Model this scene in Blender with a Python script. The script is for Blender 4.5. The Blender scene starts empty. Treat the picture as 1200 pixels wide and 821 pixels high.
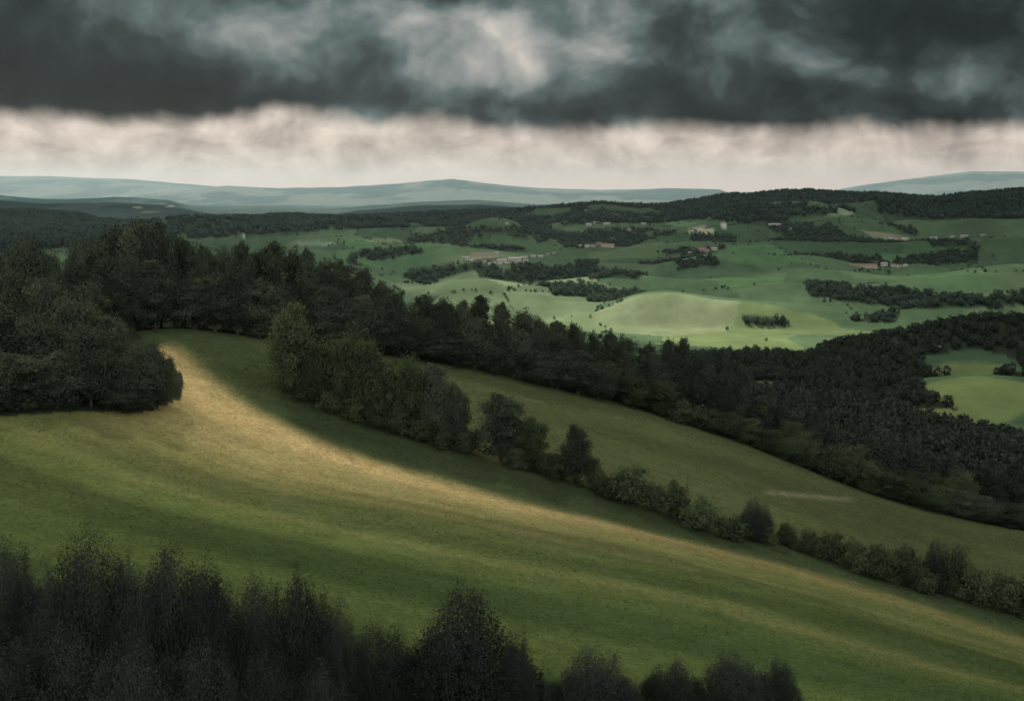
import bpy, math
import numpy as np

# ------------------------------------------------------------------ basics
SEED = 7
rng = np.random.default_rng(SEED)
sc = bpy.context.scene
col = sc.collection
F = 1648.0                       # focal length in pixels of the 1200-wide photograph
W0, H0 = 1200.0, 821.0
CAMZ = 300.0
PITCH = math.atan((H0 / 2 - 225.0) / F)
SP, CP = math.sin(PITCH), math.cos(PITCH)


def ray(px, py):
    xc = (px - W0 / 2) / F
    yc = -(py - H0 / 2) / F
    return np.array([xc, CP + yc * SP, -SP + yc * CP])


def at_depth(px, py, Y):
    d = ray(px, py)
    return d * (Y / d[1])          # relative to the camera


def project(x, y, z):
    """relative world -> photograph pixel"""
    fwd = y * CP - z * SP
    up = y * SP + z * CP
    fwd = np.where(fwd < 1e-3, 1e-3, fwd)
    return W0 / 2 + F * x / fwd, H0 / 2 - F * up / fwd


# ------------------------------------------------------------------ noise
def _hash(ix, iy, s):
    h = (ix.astype(np.int64) * 374761393 + iy.astype(np.int64) * 668265263 + s * 974711) & 0x7FFFFFFF
    h = ((h ^ (h >> 13)) * 1274126177) & 0x7FFFFFFF
    return ((h ^ (h >> 16)) & 0xFFFF) / 65535.0


def vnoise(x, y, s=0):
    ix, iy = np.floor(x), np.floor(y)
    fx, fy = x - ix, y - iy
    fx = fx * fx * fx * (fx * (fx * 6 - 15) + 10)
    fy = fy * fy * fy * (fy * (fy * 6 - 15) + 10)
    a, b = _hash(ix, iy, s), _hash(ix + 1, iy, s)
    c, d = _hash(ix, iy + 1, s), _hash(ix + 1, iy + 1, s)
    return (a + (b - a) * fx) * (1 - fy) + (c + (d - c) * fx) * fy


def fbm(x, y, s=0, o=4):
    t, a, n = 0.0, 1.0, 0.0
    for k in range(o):
        t = t + a * vnoise(x * 2 ** k + 17.3 * k, y * 2 ** k - 9.1 * k, s + k)
        n += a
        a *= .5
    return t / n                   # 0..1, mean .5


def sstep(a, b, x):
    t = np.clip((x - a) / (b - a), 0, 1)
    return t * t * (3 - 2 * t)


# ------------------------------------------------------------------ terrain (heights relative to the camera)
near_px = [(0, 821, 100), (300, 821, 115), (600, 821, 130), (900, 821, 148), (1200, 821, 163),
           (0, 700, 135), (300, 700, 150), (600, 700, 166), (900, 700, 196),
           (0, 600, 172), (300, 570, 214), (600, 612, 212), (450, 600, 200), (780, 640, 222),
           (340, 462, 262), (425, 490, 258), (505, 517, 255), (590, 545, 252), (676, 566, 250), (735, 592, 246),
           (818, 621, 243), (883, 635, 241), (955, 655, 238), (1040, 684, 233), (1140, 709, 229), (1200, 725, 226),
           (0, 490, 215), (-110, 500, 213), (120, 485, 232), (215, 418, 270), (150, 370, 310), (180, 398, 286),
           (300, 400, 315), (400, 415, 322), (470, 415, 330), (560, 434, 336), (640, 452, 340), (760, 482, 345),
           (800, 495, 345), (900, 530, 345), (1000, 572, 342), (1100, 602, 338), (1200, 622, 335), (1330, 640, 335),
           (600, 490, 295), (900, 580, 290), (1100, 650, 280), (1330, 690, 275), (1330, 790, 215)]
ctrl = [tuple(at_depth(*p)) for p in near_px]
ctrl += [(-110, 322, -36), (-92, 285, -38), (-88, 310, -35), (-160, 240, -38), (-130, 260, -39), (-200, 320, -34), (-190, 120, -36),
         (-90, 30, -37), (0, 20, -40), (90, 40, -48), (150, 120, -60), (0, -120, -34), (-150, -60, -30), (160, -80, -48),
         (190, 240, -84), (260, 320, -94), (-260, 60, -34),
         (-80, 430, -42), (-20, 440, -52), (40, 440, -70), (-160, 440, -42), (-260, 430, -50),
         (90, 450, -94), (160, 450, -104), (230, 470, -108), (90, 560, -104), (160, 700, -112), (210, 700, -121), (260, 700, -136), (330, 700, -140),
         (-100, 600, -105), (0, 620, -110), (-260, 620, -110), (60, 750, -116), (-300, 900, -145), (0, 900, -150),
         (160, 800, -130), (250, 800, -146), (260, 900, -152), (420, 700, -140), (400, 450, -114), (400, 900, -152), (200, 600, -113)]
ctrl = np.array(ctrl)
MQ = 25.0


def _mq(dx, dy):
    return np.sqrt(dx * dx + dy * dy + MQ * MQ)


_n = len(ctrl)
_A = np.zeros((_n + 3, _n + 3))
_A[:_n, :_n] = _mq(ctrl[:, None, 0] - ctrl[None, :, 0], ctrl[:, None, 1] - ctrl[None, :, 1]) - 2.0 * np.eye(_n)
_A[:_n, _n] = 1
_A[:_n, _n + 1:] = ctrl[:, :2]
_A[_n:, :_n] = _A[:_n, _n:].T
_w = np.linalg.solve(_A, np.concatenate([ctrl[:, 2], np.zeros(3)]))


def h_near(x, y):
    z = _w[_n] + _w[_n + 1] * x + _w[_n + 2] * y
    for k in range(_n):
        z = z + _w[k] * _mq(x - ctrl[k, 0], y - ctrl[k, 1])
    # shallow swells running with the slope of the field
    z = z + 0.8 * (fbm(x / 60 + 3, (y + .35 * x) / 16, 5, 3) - .5) + .25 * (fbm(x / 9, y / 5, 8, 2) - .5)
    return z


def vz(v, Y):
    """height seen at photograph row v, at depth Y"""
    v = np.asarray(v, float)
    yc = -(v - H0 / 2) / F
    return Y * (-SP + yc * CP) / (CP + yc * SP)


RIDGE0 = np.array([(-900, 250), (0, 255), (100, 257), (150, 263), (200, 266), (250, 261), (300, 255), (330, 253), (400, 254), (500, 253), (600, 248),
                   (700, 244), (770, 246), (830, 236), (900, 228), (940, 226), (1000, 231), (1060, 233), (1100, 232), (1150, 226),
                   (1200, 221), (1400, 214), (2500, 235)], float)
LAYERS = [
    (12000., 1900., [(-900, 226), (-200, 222), (0, 229), (60, 234), (140, 231), (200, 235), (245, 246), (290, 252), (380, 252), (420, 243), (480, 237), (560, 234),
                    (640, 241), (700, 247), (800, 250), (1200, 244), (2500, 235)], 22.),
    (18000., 2000., [(-900, 240), (0, 250), (180, 250), (230, 247), (280, 243), (340, 244), (400, 240), (460, 245), (560, 250), (640, 248), (700, 240), (780, 235), (850, 240), (950, 245), (2500, 240)], 20.),
    (20500., 1500., [(-900, 242), (0, 246), (150, 244), (240, 237), (300, 231), (370, 229), (430, 232), (500, 226), (560, 223), (620, 228), (680, 232), (730, 228), (790, 226), (850, 232), (900, 243), (2500, 240)], 30.),
    (23000., 3600., [(-900, 225), (0, 236), (120, 236), (200, 226), (270, 219), (330, 222), (400, 219), (470, 215), (530, 210), (600, 218), (660, 223),
                     (700, 224), (780, 220), (840, 223), (862, 231), (900, 240), (1200, 240), (2500, 225)], 42.),
    (29000., 4400., [(-900, 215), (0, 207), (80, 207), (150, 210), (230, 217), (300, 224), (500, 232), (880, 232), (960, 226), (1000, 218), (1060, 210), (1130, 200),
                     (1200, 201), (1400, 208), (2500, 222)], 50.)]
BASE = np.array([(0, -112), (700, -116), (900, -150), (1200, -166), (1500, -176), (1800, -180), (2200, -184), (2700, -181), (3300, -172)], float)
# px, crest row, depth, half width across, half width in depth
KNOLLS = [(585, 328, 2500, 230, 170), (640, 374, 2050, 160, 110), (470, 352, 2300, 160, 150),
          (880, 293, 3300, 200, 210), (860, 319, 2850, 100, 130), (850, 357, 2150, 120, 100), (880, 390, 1710, 95, 85), (770, 352, 2420, 90, 120),
          (1150, 326, 2600, 130, 150), (1030, 342, 2350, 130, 110), (1090, 306, 3050, 200, 200), (450, 293, 3100, 230, 230),
          (600, 303, 2900, 190, 190), (725, 297, 3300, 170, 170), (820, 272, 4000, 200, 220), (1000, 268, 4100, 200, 220), (1060, 284, 3700, 150, 130),
          (1130, 439, 1080, 85, 100), (1200, 443, 1060, 80, 100), (1200, 383, 1400, 120, 120), (1090, 393, 1400, 100, 110), (1000, 412, 1420, 70, 90),
          (740, 322, 2750, 110, 120), (1180, 360, 2000, 120, 110), (960, 365, 2100, 100, 100), (560, 275, 3900, 250, 240), (350, 285, 3500, 220, 250), (1180, 290, 3600, 150, 180),
          (30, 288, 3300, 260, 240), (180, 282, 3500, 200, 240)]


def pol(x, y):
    r = np.hypot(x, y)
    Y = np.maximum(y, r * .35)
    a = np.clip(np.arctan2(x, y), -1.1, 1.1)
    return W0 / 2 + F * np.tan(a) * CP, Y


def h_base(x, y):
    pxe, Y = pol(x, y)
    z = np.interp(Y, BASE[:, 0], BASE[:, 1])
    zc = vz(np.interp(pxe, RIDGE0[:, 0], RIDGE0[:, 1]), 5800.)
    t = sstep(2900, 5900, Y)
    z = z + (zc + 172) * t
    t2 = sstep(5800, 7600, Y)
    return z * (1 - t2) + -170 * t2


_kc = np.array([at_depth(k[0], k[1], k[2]) for k in KNOLLS])
_ks = np.array([(k[3], k[4]) for k in KNOLLS], float)


def _kg(x, y, k):
    return np.exp(-(((x - _kc[k, 0]) / _ks[k, 0]) ** 2) - ((y - _kc[k, 1]) / _ks[k, 1]) ** 2)


_G = np.array([[_kg(_kc[i, 0], _kc[i, 1], k) for k in range(len(KNOLLS))] for i in range(len(KNOLLS))])
_ka = np.linalg.solve(_G + .05 * np.eye(len(KNOLLS)), _kc[:, 2] - h_base(_kc[:, 0], _kc[:, 1]))


def h_far(x, y):
    pxe, Y = pol(x, y)
    z = h_base(x, y)
    for k in range(len(KNOLLS)):
        z = z + _ka[k] * _kg(x, y, k)
    roll = (fbm(x / 520 + 5, y / 420, 21, 3) - .5) * 135 + (fbm(x / 260, y / 210 + 4, 31, 2) - .5) * 64
    z = z + roll * sstep(1100, 2200, Y) * (1 - .65 * sstep(4600, 5800, Y))
    for Yl, w, tab, nz in LAYERS:
        tab = np.array(tab, float)
        zc = vz(np.interp(pxe, tab[:, 0], tab[:, 1]), Yl)
        s = 1.0 * (Y - Yl) / w
        lay = -190 + (zc + 190 + nz * 1.6 * (fbm(x / (Yl * .05), y / (Yl * .05), 41, 5) - .5)) * np.exp(-s * s)
        z = np.maximum(z, lay)
    return z


def height(x, y):
    x = np.asarray(x, float)
    y = np.asarray(y, float)
    sh = np.broadcast(x, y).shape
    x, y = np.broadcast_to(x, sh).ravel(), np.broadcast_to(y, sh).ravel()
    r = np.hypot(x, y)
    w = sstep(780, 1000, r)
    z = np.zeros(x.shape)
    m = w > 0
    if m.any():
        z[m] = w[m] * h_far(x[m], y[m])
    m = w < 1
    if m.any():
        z[m] += (1 - w[m]) * h_near(x[m], y[m])
    return z.reshape(sh)


_T = 60 * (32500 / 60) ** np.linspace(0, 1, 3200)


def ground_at(px, py, y0=60):
    d = ray(px, py)
    d = d / d[1]
    t = _T[_T >= y0]
    z = height(d[0] * t, t)
    below = np.nonzero(d[2] * t <= z)[0]
    if len(below) == 0:
        return None
    k = below[0]
    if k == 0:
        return np.array([d[0] * t[0], t[0], z[0]])
    g0 = d[2] * t[k - 1] - z[k - 1]
    g1 = d[2] * t[k] - z[k]
    s = g0 / (g0 - g1)
    T = t[k - 1] + s * (t[k] - t[k - 1])
    return np.array([d[0] * T, T, float(height(d[0] * T, T))])


def inside(poly, px, py):
    poly = np.array(poly, float)
    res = np.zeros(px.shape, bool)
    j = len(poly) - 1
    for i in range(len(poly)):
        xi, yi, xj, yj = poly[i, 0], poly[i, 1], poly[j, 0], poly[j, 1]
        c = (yi > py) != (yj > py)
        with np.errstate(divide='ignore', invalid='ignore'):
            res ^= c & (px < (xj - xi) * (py - yi) / (yj - yi + 1e-9) + xi)
        j = i
    return res


# ------------------------------------------------------------------ mesh helpers
def mesh_np(name, verts, faces, k, smooth=False):
    me = bpy.data.meshes.new(name)
    nv, nf = len(verts), len(faces)
    me.vertices.add(nv)
    me.vertices.foreach_set('co', np.ascontiguousarray(verts, np.float32).ravel())
    me.loops.add(nf * k)
    me.loops.foreach_set('vertex_index', np.ascontiguousarray(faces, np.int32).ravel())
    me.polygons.add(nf)
    me.polygons.foreach_set('loop_start', np.arange(nf, dtype=np.int32) * k)
    me.polygons.foreach_set('loop_total', np.full(nf, k, np.int32))
    if smooth:
        me.polygons.foreach_set('use_smooth', np.ones(nf, bool))
    me.update(calc_edges=True)
    me.validate()
    return me


def link(name, me, mat=None, parent=None):
    o = bpy.data.objects.new(name, me)
    col.objects.link(o)
    if mat and me is not None and not me.materials:
        me.materials.append(mat)
    if parent:
        o.parent = parent
    return o


def fattr(me, name, vals, domain='POINT'):
    a = me.attributes.new(name, 'FLOAT', domain)
    a.data.foreach_set('value', np.ascontiguousarray(vals, np.float32))


def vattr(me, name, vec):
    a = me.attributes.new(name, 'FLOAT_VECTOR', 'FACE')
    a.data.foreach_set('vector', np.ascontiguousarray(vec, np.float32).ravel())


def cattr(me, name, rgb):
    a = me.attributes.new(name, 'FLOAT_COLOR', 'POINT')
    c = np.ones((len(rgb), 4), np.float32)
    c[:, :3] = rgb
    a.data.foreach_set('color', c.ravel())


# ------------------------------------------------------------------ node helpers
class NT:
    def __init__(self, tree):
        self.t = tree
        tree.nodes.clear()

    def n(self, typ, **kw):
        nd = self.t.nodes.new(typ)
        for k, v in kw.items():
            setattr(nd, k, v)
        return nd

    def set(self, sock, v):
        if isinstance(v, bpy.types.NodeSocket):
            self.t.links.new(v, sock)
        elif v is not None:
            sock.default_value = v

    def m(self, op, a, b=None, c=None, clamp=False):
        nd = self.n('ShaderNodeMath', operation=op)
        nd.use_clamp = clamp
        for i, v in enumerate((a, b, c)):
            self.set(nd.inputs[i], v)
        return nd.outputs[0]

    def vm(self, op, a, b=None):
        nd = self.n('ShaderNodeVectorMath', operation=op)
        self.set(nd.inputs[0], a)
        if b is not None:
            self.set(nd.inputs[1], b)
        return nd.outputs['Value'] if op in ('LENGTH', 'DOT_PRODUCT', 'DISTANCE') else nd.outputs[0]

    def noise(self, vec, scale, detail=4., rough=.5, dist=0.):
        nd = self.n('ShaderNodeTexNoise')
        self.set(nd.inputs['Vector'], vec)
        nd.inputs['Scale'].default_value = scale
        nd.inputs['Detail'].default_value = detail
        nd.inputs['Roughness'].default_value = rough
        nd.inputs['Distortion'].default_value = dist
        return nd.outputs[0]

    def mix(self, f, a, b, blend='MIX'):
        nd = self.n('ShaderNodeMix', data_type='RGBA', blend_type=blend)
        self.set(nd.inputs[0], f)
        self.set(nd.inputs[6], a)
        self.set(nd.inputs[7], b)
        return nd.outputs[2]

    def ramp(self, f, stops, interp='LINEAR'):
        nd = self.n('ShaderNodeValToRGB')
        self.set(nd.inputs[0], f)
        cr = nd.color_ramp
        cr.interpolation = interp
        while len(cr.elements) < len(stops):
            cr.elements.new(.5)
        for e, (p, c) in zip(cr.elements, stops):
            e.position = p
            e.color = (*c, 1)
        return nd.outputs[0]

    def mr(self, v, a, b, c=0., d=1., interp='SMOOTHSTEP'):
        nd = self.n('ShaderNodeMapRange', interpolation_type=interp)
        for i, q in enumerate((v, a, b, c, d)):
            self.set(nd.inputs[i], q)
        return nd.outputs[0]

    def attr(self, name, out='Fac', typ='GEOMETRY'):
        nd = self.n('ShaderNodeAttribute', attribute_name=name, attribute_type=typ)
        return nd.outputs[out]

    def xyz(self, x=0., y=0., z=0.):
        nd = self.n('ShaderNodeCombineXYZ')
        for i, q in enumerate((x, y, z)):
            self.set(nd.inputs[i], q)
        return nd.outputs[0]


def material(name):
    m = bpy.data.materials.new(name)
    m.use_nodes = True
    return m, NT(m.node_tree)


# ------------------------------------------------------------------ materials
def leaf_material(name, dark, mid, light, transl=.3, spread=.25):
    m, t = material(name)
    tint = t.attr('tint')
    oi = t.n('ShaderNodeObjectInfo')
    c = t.ramp(tint, [(0., dark), (.55, mid), (1., light)])
    k = t.m('MULTIPLY_ADD', oi.outputs['Random'], spread * 2, 1 - spread)
    c = t.mix(1., c, t.xyz(k, k, k), 'MULTIPLY')
    d = t.n('ShaderNodeBsdfDiffuse')
    t.set(d.inputs[0], c)
    vt = t.n('ShaderNodeVectorTransform', vector_type='NORMAL', convert_from='OBJECT', convert_to='WORLD')
    t.set(vt.inputs[0], t.attr('outward', 'Vector'))
    ge = t.n('ShaderNodeNewGeometry')
    nn = t.vm('NORMALIZE', t.vm('ADD', t.vm('MULTIPLY', vt.outputs[0], (.75, .75, .75)), t.vm('MULTIPLY', ge.outputs['Normal'], (.35, .35, .35))))
    t.set(d.inputs['Normal'], nn)
    tr = t.n('ShaderNodeBsdfTranslucent')
    t.set(tr.inputs[0], t.mix(1., c, (1.25, 1.35, .7, 1), 'MULTIPLY'))
    mx = t.n('ShaderNodeMixShader')
    mx.inputs[0].default_value = transl
    t.set(mx.inputs[1], d.outputs[0])
    t.set(mx.inputs[2], tr.outputs[0])
    o = t.n('ShaderNodeOutputMaterial')
    t.set(o.inputs[0], mx.outputs[0])
    return m


M_LEAF_DARK = leaf_material('leaf_dark', (.052, .060, .050), (.070, .082, .060), (.105, .124, .072), .2, .35)
M_LEAF_MID = leaf_material('leaf_mid', (.058, .074, .046), (.080, .103, .058), (.112, .140, .070), .3, .25)
M_LEAF_WILLOW = leaf_material('leaf_willow', (.034, .041, .040), (.042, .051, .046), (.055, .066, .054), .12, .2)
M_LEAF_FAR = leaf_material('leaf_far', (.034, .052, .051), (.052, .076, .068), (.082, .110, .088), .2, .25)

M_LEAF_VALLEY = leaf_material('leaf_valley', (.048, .070, .066), (.070, .098, .086), (.10, .132, .104), .2, .2)  # valley mist is mixed into these leaf colours: paler and bluer
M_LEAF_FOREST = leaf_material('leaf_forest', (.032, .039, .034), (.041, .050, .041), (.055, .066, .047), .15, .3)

M_BARK, t = material('bark')
tc = t.n('ShaderNodeTexCoord')
nz = t.noise(t.vm('MULTIPLY', tc.outputs['Object'], (6., 6., 1.2)), 1., 5.)
b = t.n('ShaderNodeBsdfPrincipled')
t.set(b.inputs['Base Color'], t.ramp(nz, [(.3, (.035, .03, .024)), (.7, (.1, .085, .065))]))
b.inputs['Roughness'].default_value = .9
t.set(t.n('ShaderNodeOutputMaterial').inputs[0], b.outputs[0])


M_STEM = M_BARK.copy()
M_STEM.name = 'stem_bark'
for nd in M_STEM.node_tree.nodes:
    if nd.type == 'VALTORGB':
        nd.color_ramp.elements[0].color = (.018, .018, .015, 1)
        nd.color_ramp.elements[1].color = (.040, .038, .030, 1)


def wall_material(name, c):
    m, t = material(name)
    tc = t.n('ShaderNodeTexCoord')
    nz = t.noise(tc.outputs['Object'], .7, 6., .6)
    b = t.n('ShaderNodeBsdfPrincipled')
    t.set(b.inputs['Base Color'], t.ramp(nz, [(.3, tuple(v * .78 for v in c)), (.7, c)]))
    b.inputs['Roughness'].default_value = .85
    t.set(t.n('ShaderNodeOutputMaterial').inputs[0], b.outputs[0])
    return m


M_WALL = {'cream': wall_material('plaster_cream', (.54, .47, .35)), 'white': wall_material('plaster_white', (.56, .53, .47)),
          'pink': wall_material('plaster_pink', (.58, .40, .34)), 'stone': wall_material('stone_wall', (.42, .38, .33))}
M_ROOF = {'red': wall_material('roof_terracotta', (.30, .15, .11)), 'brown': wall_material('roof_brown', (.20, .14, .12)),
          'grey': wall_material('roof_grey', (.33, .32, .31)), 'pale': wall_material('roof_pale', (.42, .40, .37))}
M_GLASS, t = material('window_glass')
b = t.n('ShaderNodeBsdfPrincipled')
b.inputs['Base Color'].default_value = (.03, .035, .04, 1)
b.inputs['Roughness'].default_value = .15
t.set(t.n('ShaderNodeOutputMaterial').inputs[0], b.outputs[0])

# ground: crop colours with painted sun, shade and haze come from the survey of fields below (attribute), fine mottling from noise
M_GROUND, t = material('fields')
geo = t.n('ShaderNodeNewGeometry')
pos = geo.outputs['Position']
cover = t.attr('cover', 'Color')
near = t.attr('near')
fine = t.noise(pos, 1.6, 5., .7)
tuft = t.noise(pos, .32, 4., .6)
tram = t.noise(t.vm('MULTIPLY', pos, (.02, .055, .02)), 1., 6., .65)
broad = t.noise(pos, .004, 6., .6)
k1 = t.mr(fine, .25, .75, .58, 1.42, 'LINEAR')
k2 = t.mr(tuft, .25, .75, .84, 1.16, 'LINEAR')
k3 = t.mr(tram, .25, .75, .80, 1.2, 'LINEAR')
kn = t.m('MULTIPLY', t.m('MULTIPLY', k1, k2), k3)
kf = t.m('MULTIPLY', t.mr(broad, .25, .75, .80, 1.2, 'LINEAR'), t.mr(t.noise(t.vm('MULTIPLY', pos, (.03, .018, .03)), 1., 5., .65), .25, .75, .76, 1.24, 'LINEAR'))
k = t.n('ShaderNodeMix', data_type='FLOAT')
t.set(k.inputs[0], near)
t.set(k.inputs[2], kf)
t.set(k.inputs[3], kn)
kk = k.outputs[0]
c = t.mix(1., cover, t.xyz(kk, kk, kk), 'MULTIPLY')
# a little dry grass among the green
dry = t.mr(t.noise(t.vm('MULTIPLY', pos, (.05, .09, .05)), 1., 7., .7), .52, .75)
c = t.mix(t.m('MULTIPLY', t.m('MULTIPLY', dry, near), .28), c, t.mix(1., c, (1.45, 1.1, 1., 1), 'MULTIPLY'))
b = t.n('ShaderNodeBsdfDiffuse')
t.set(b.inputs['Color'], c)
bp = t.n('ShaderNodeBump')
t.set(bp.inputs['Strength'], t.m('MULTIPLY', near, .55))
bp.inputs['Distance'].default_value = .35
t.set(bp.inputs['Height'], t.m('ADD', fine, t.m('MULTIPLY', tuft, 1.3)))
t.set(b.inputs['Normal'], bp.outputs[0])
t.set(t.n('ShaderNodeOutputMaterial').inputs[0], b.outputs[0])

# ------------------------------------------------------------------ woods: where they grow (photo-surveyed outlines, depth range)
WOODS = [  # outline, nearest, farthest, spacing m, name, keep-noise
    ([(885, 432), (960, 410), (1000, 400), (1100, 382), (1210, 370), (1260, 370), (1260, 446), (1150, 438), (1060, 441), (1010, 452), (900, 450)], 1060, 1620, 8.5, 'hillside_woodland', .30),
    ([(770, 398), (870, 405), (930, 416), (1010, 440), (1000, 452), (880, 448), (790, 430)], 760, 1500, 9., 'hillside_woodland', .25),
    ([(780, 430), (900, 436), (1040, 438), (1066, 447), (1085, 462), (1120, 480), (1020, 474), (860, 462)], 780, 1160, 8.5, 'hillside_woodland', .12),
    ([(470, 322), (500, 312), (560, 308), (650, 312), (700, 306), (705, 322), (620, 331), (560, 324), (500, 334)], 2450, 3100, 9., 'valley_woodland', .35),
    ([(618, 336), (690, 333), (725, 343), (690, 349), (640, 346)], 1900, 3000, 9., 'valley_woodland', .35),
    ([(690, 350), (740, 341), (795, 350), (770, 366), (700, 360)], 1900, 3000, 9., 'valley_woodland', .42),
    ([(675, 318), (740, 312), (830, 300), (845, 309), (780, 318), (720, 335), (680, 334)], 2500, 3400, 9., 'valley_woodland', .42),
    ([(940, 330), (1010, 336), (1125, 347), (1150, 358), (1060, 364), (955, 346)], 1950, 2700, 8., 'valley_woodland', .30),
    ([(866, 372), (925, 376), (920, 386), (870, 383)], 1600, 2400, 9., 'valley_woodland', .45),
    ([(990, 366), (1060, 366), (1055, 379), (1000, 377)], 1700, 2400, 9., 'valley_woodland', .40),
    ([(1130, 350), (1260, 340), (1260, 352), (1150, 364)], 1700, 2700, 9., 'valley_woodland', .45),
    ([(930, 296), (1010, 300), (1100, 296), (1210, 282), (1210, 300), (1090, 312), (960, 312)], 2600, 3900, 10., 'valley_woodland', .50),
    ([(410, 296), (480, 288), (500, 296), (440, 306)], 2500, 3600, 10., 'valley_woodland', .45),
    ([(400, 272), (640, 262), (660, 290), (600, 293), (500, 284), (420, 282)], 3000, 4600, 11., 'valley_woodland', .52),
    ([(640, 272), (760, 268), (900, 280), (860, 290), (820, 298), (730, 296), (660, 290)], 3000, 4600, 11., 'valley_woodland', .47),
    ([(900, 262), (1040, 262), (1200, 270), (1260, 280), (1100, 290), (1000, 284), (900, 282)], 3000, 4700, 11., 'valley_woodland', .52),
    ([(190, 250), (330, 240), (640, 230), (760, 232), (860, 215), (940, 205), (1060, 210), (1290, 200), (1290, 258), (1080, 256), (1000, 247), (960, 252), (900, 262), (800, 258), (740, 262),
      (640, 264), (480, 266), (380, 270), (220, 280)], 4100, 6300, 14., 'ridge_woodland', .36),
    ([(-60, 240), (140, 245), (210, 266), (200, 284), (-60, 297)], 2600, 6200, 12., 'ridge_woodland', .20),
    ([(-60, 290), (300, 285), (420, 300), (420, 330), (-60, 330)], 1200, 3500, 12., 'valley_woodland', .5)]


def ragged(x, y, px, py):
    s = 220. / np.maximum(y, 600) * F / 100
    return px + (fbm(x / 110, y / 150, 201, 4) - .5) * 16 * s, py + (fbm(x / 120 + 7, y / 160, 202, 4) - .5) * 4.5 * s


def wood_keep(x, y, thr):
    return fbm(x / 140 + 9, y / 210, 77, 4) > thr


# ------------------------------------------------------------------ the ground sheet
def strip_line():
    pts = [(196, 404), (230, 432), (262, 455), (300, 481), (350, 505), (400, 523), (450, 541), (500, 557), (550, 572), (600, 585), (700, 607), (800, 630), (900, 655), (1000, 682), (1100, 712), (1240, 757)]
    return np.array([ground_at(*p) for p in pts])


STRIP = strip_line()


def strip_coords(x, y):
    """signed distance (positive towards the camera) and length along the edge of the ripening strip"""
    best = np.full(x.shape, 1e9)
    sd = np.zeros(x.shape)
    al = np.zeros(x.shape)
    acc = 0.
    for i in range(len(STRIP) - 1):
        a, b_ = STRIP[i, :2], STRIP[i + 1, :2]
        d = b_ - a
        L = np.hypot(*d)
        d = d / L
        tt = (x - a[0]) * d[0] + (y - a[1]) * d[1]
        tc_ = np.clip(tt, -1e3 if i == 0 else 0, L if i < len(STRIP) - 2 else 1e3)
        dx, dy = x - a[0] - tc_ * d[0], y - a[1] - tc_ * d[1]
        dist = np.hypot(dx, dy)
        side = (x - a[0]) * d[1] - (y - a[1]) * d[0]
        m = dist < best
        best = np.where(m, dist, best)
        sd = np.where(m, np.sign(side) * dist, sd)
        al = np.where(m, acc + tc_, al)
        acc += L
    return sd, al


C = lambda *v: np.array(v)
G_GRASS, G_GRASS2 = C(.050, .072, .026), C(.086, .116, .037)
G_GOLD, G_VERGE = C(.60, .435, .20), C(.048, .064, .030)
G_FIELD2 = C(.080, .092, .040)
PATCHES = [  # tan and green fields, and sunlit knolls painted lighter: photo centre, half sizes (px), colour, softness
    (600, 352, 95, 34, (.20, .25, .14)), (690, 372, 80, 18, (.22, .27, .14)), (760, 376, 60, 10, (.20, .235, .13)), (830, 362, 55, 8, (.21, .24, .125)),
    (870, 396, 85, 11, (.17, .215, .09)), (910, 374, 110, 8, (.13, .20, .085)), (1140, 468, 80, 36, (.15, .19, .075)), (885, 300, 70, 11, (.10, .19, .085)), (850, 330, 70, 10, (.10, .18, .08)),
    (825, 271, 20, 5, (.30, .30, .20)), (848, 264, 7, 2.5, (.34, .34, .27)), (975, 248, 24, 5, (.16, .21, .13)), (932, 247, 12, 2.5, (.22, .26, .18)),
    (1062, 278, 34, 6, (.24, .22, .15)), (1030, 316, 60, 8, (.10, .20, .09)), (1100, 330, 70, 10, (.09, .17, .075)), (1160, 338, 50, 9, (.09, .16, .075)),
    (505, 300, 60, 14, (.10, .18, .085)), (450, 300, 40, 16, (.09, .17, .08)), (740, 294, 40, 4, (.13, .19, .09)), (800, 262, 20, 3, (.11, .17, .09)),
    (450, 282, 25, 3, (.17, .21, .12)), (239, 268, 9, 2.2, (.42, .38, .30)), (268, 263, 8, 2.5, (.22, .25, .19)), (288, 276, 6, 2.5, (.30, .31, .26)),
    (162, 243, 6, 1.4, (.30, .26, .18)), (198, 242, 6, 1.2, (.28, .28, .23)), (174, 249, 12, 2., (.17, .2, .14)), (370, 285, 30, 4, (.13, .18, .12)), (20, 285, 30, 4, (.12, .17, .09)), (100, 290, 30, 4, (.09, .13, .08))]
GREENS = np.array([1.1, 1.03, 1.15]) * np.array([(.062, .115, .052), (.075, .130, .058), (.050, .095, .050), (.088, .145, .068), (.045, .085, .045), (.105, .150, .075), (.070, .105, .062)])


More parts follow.
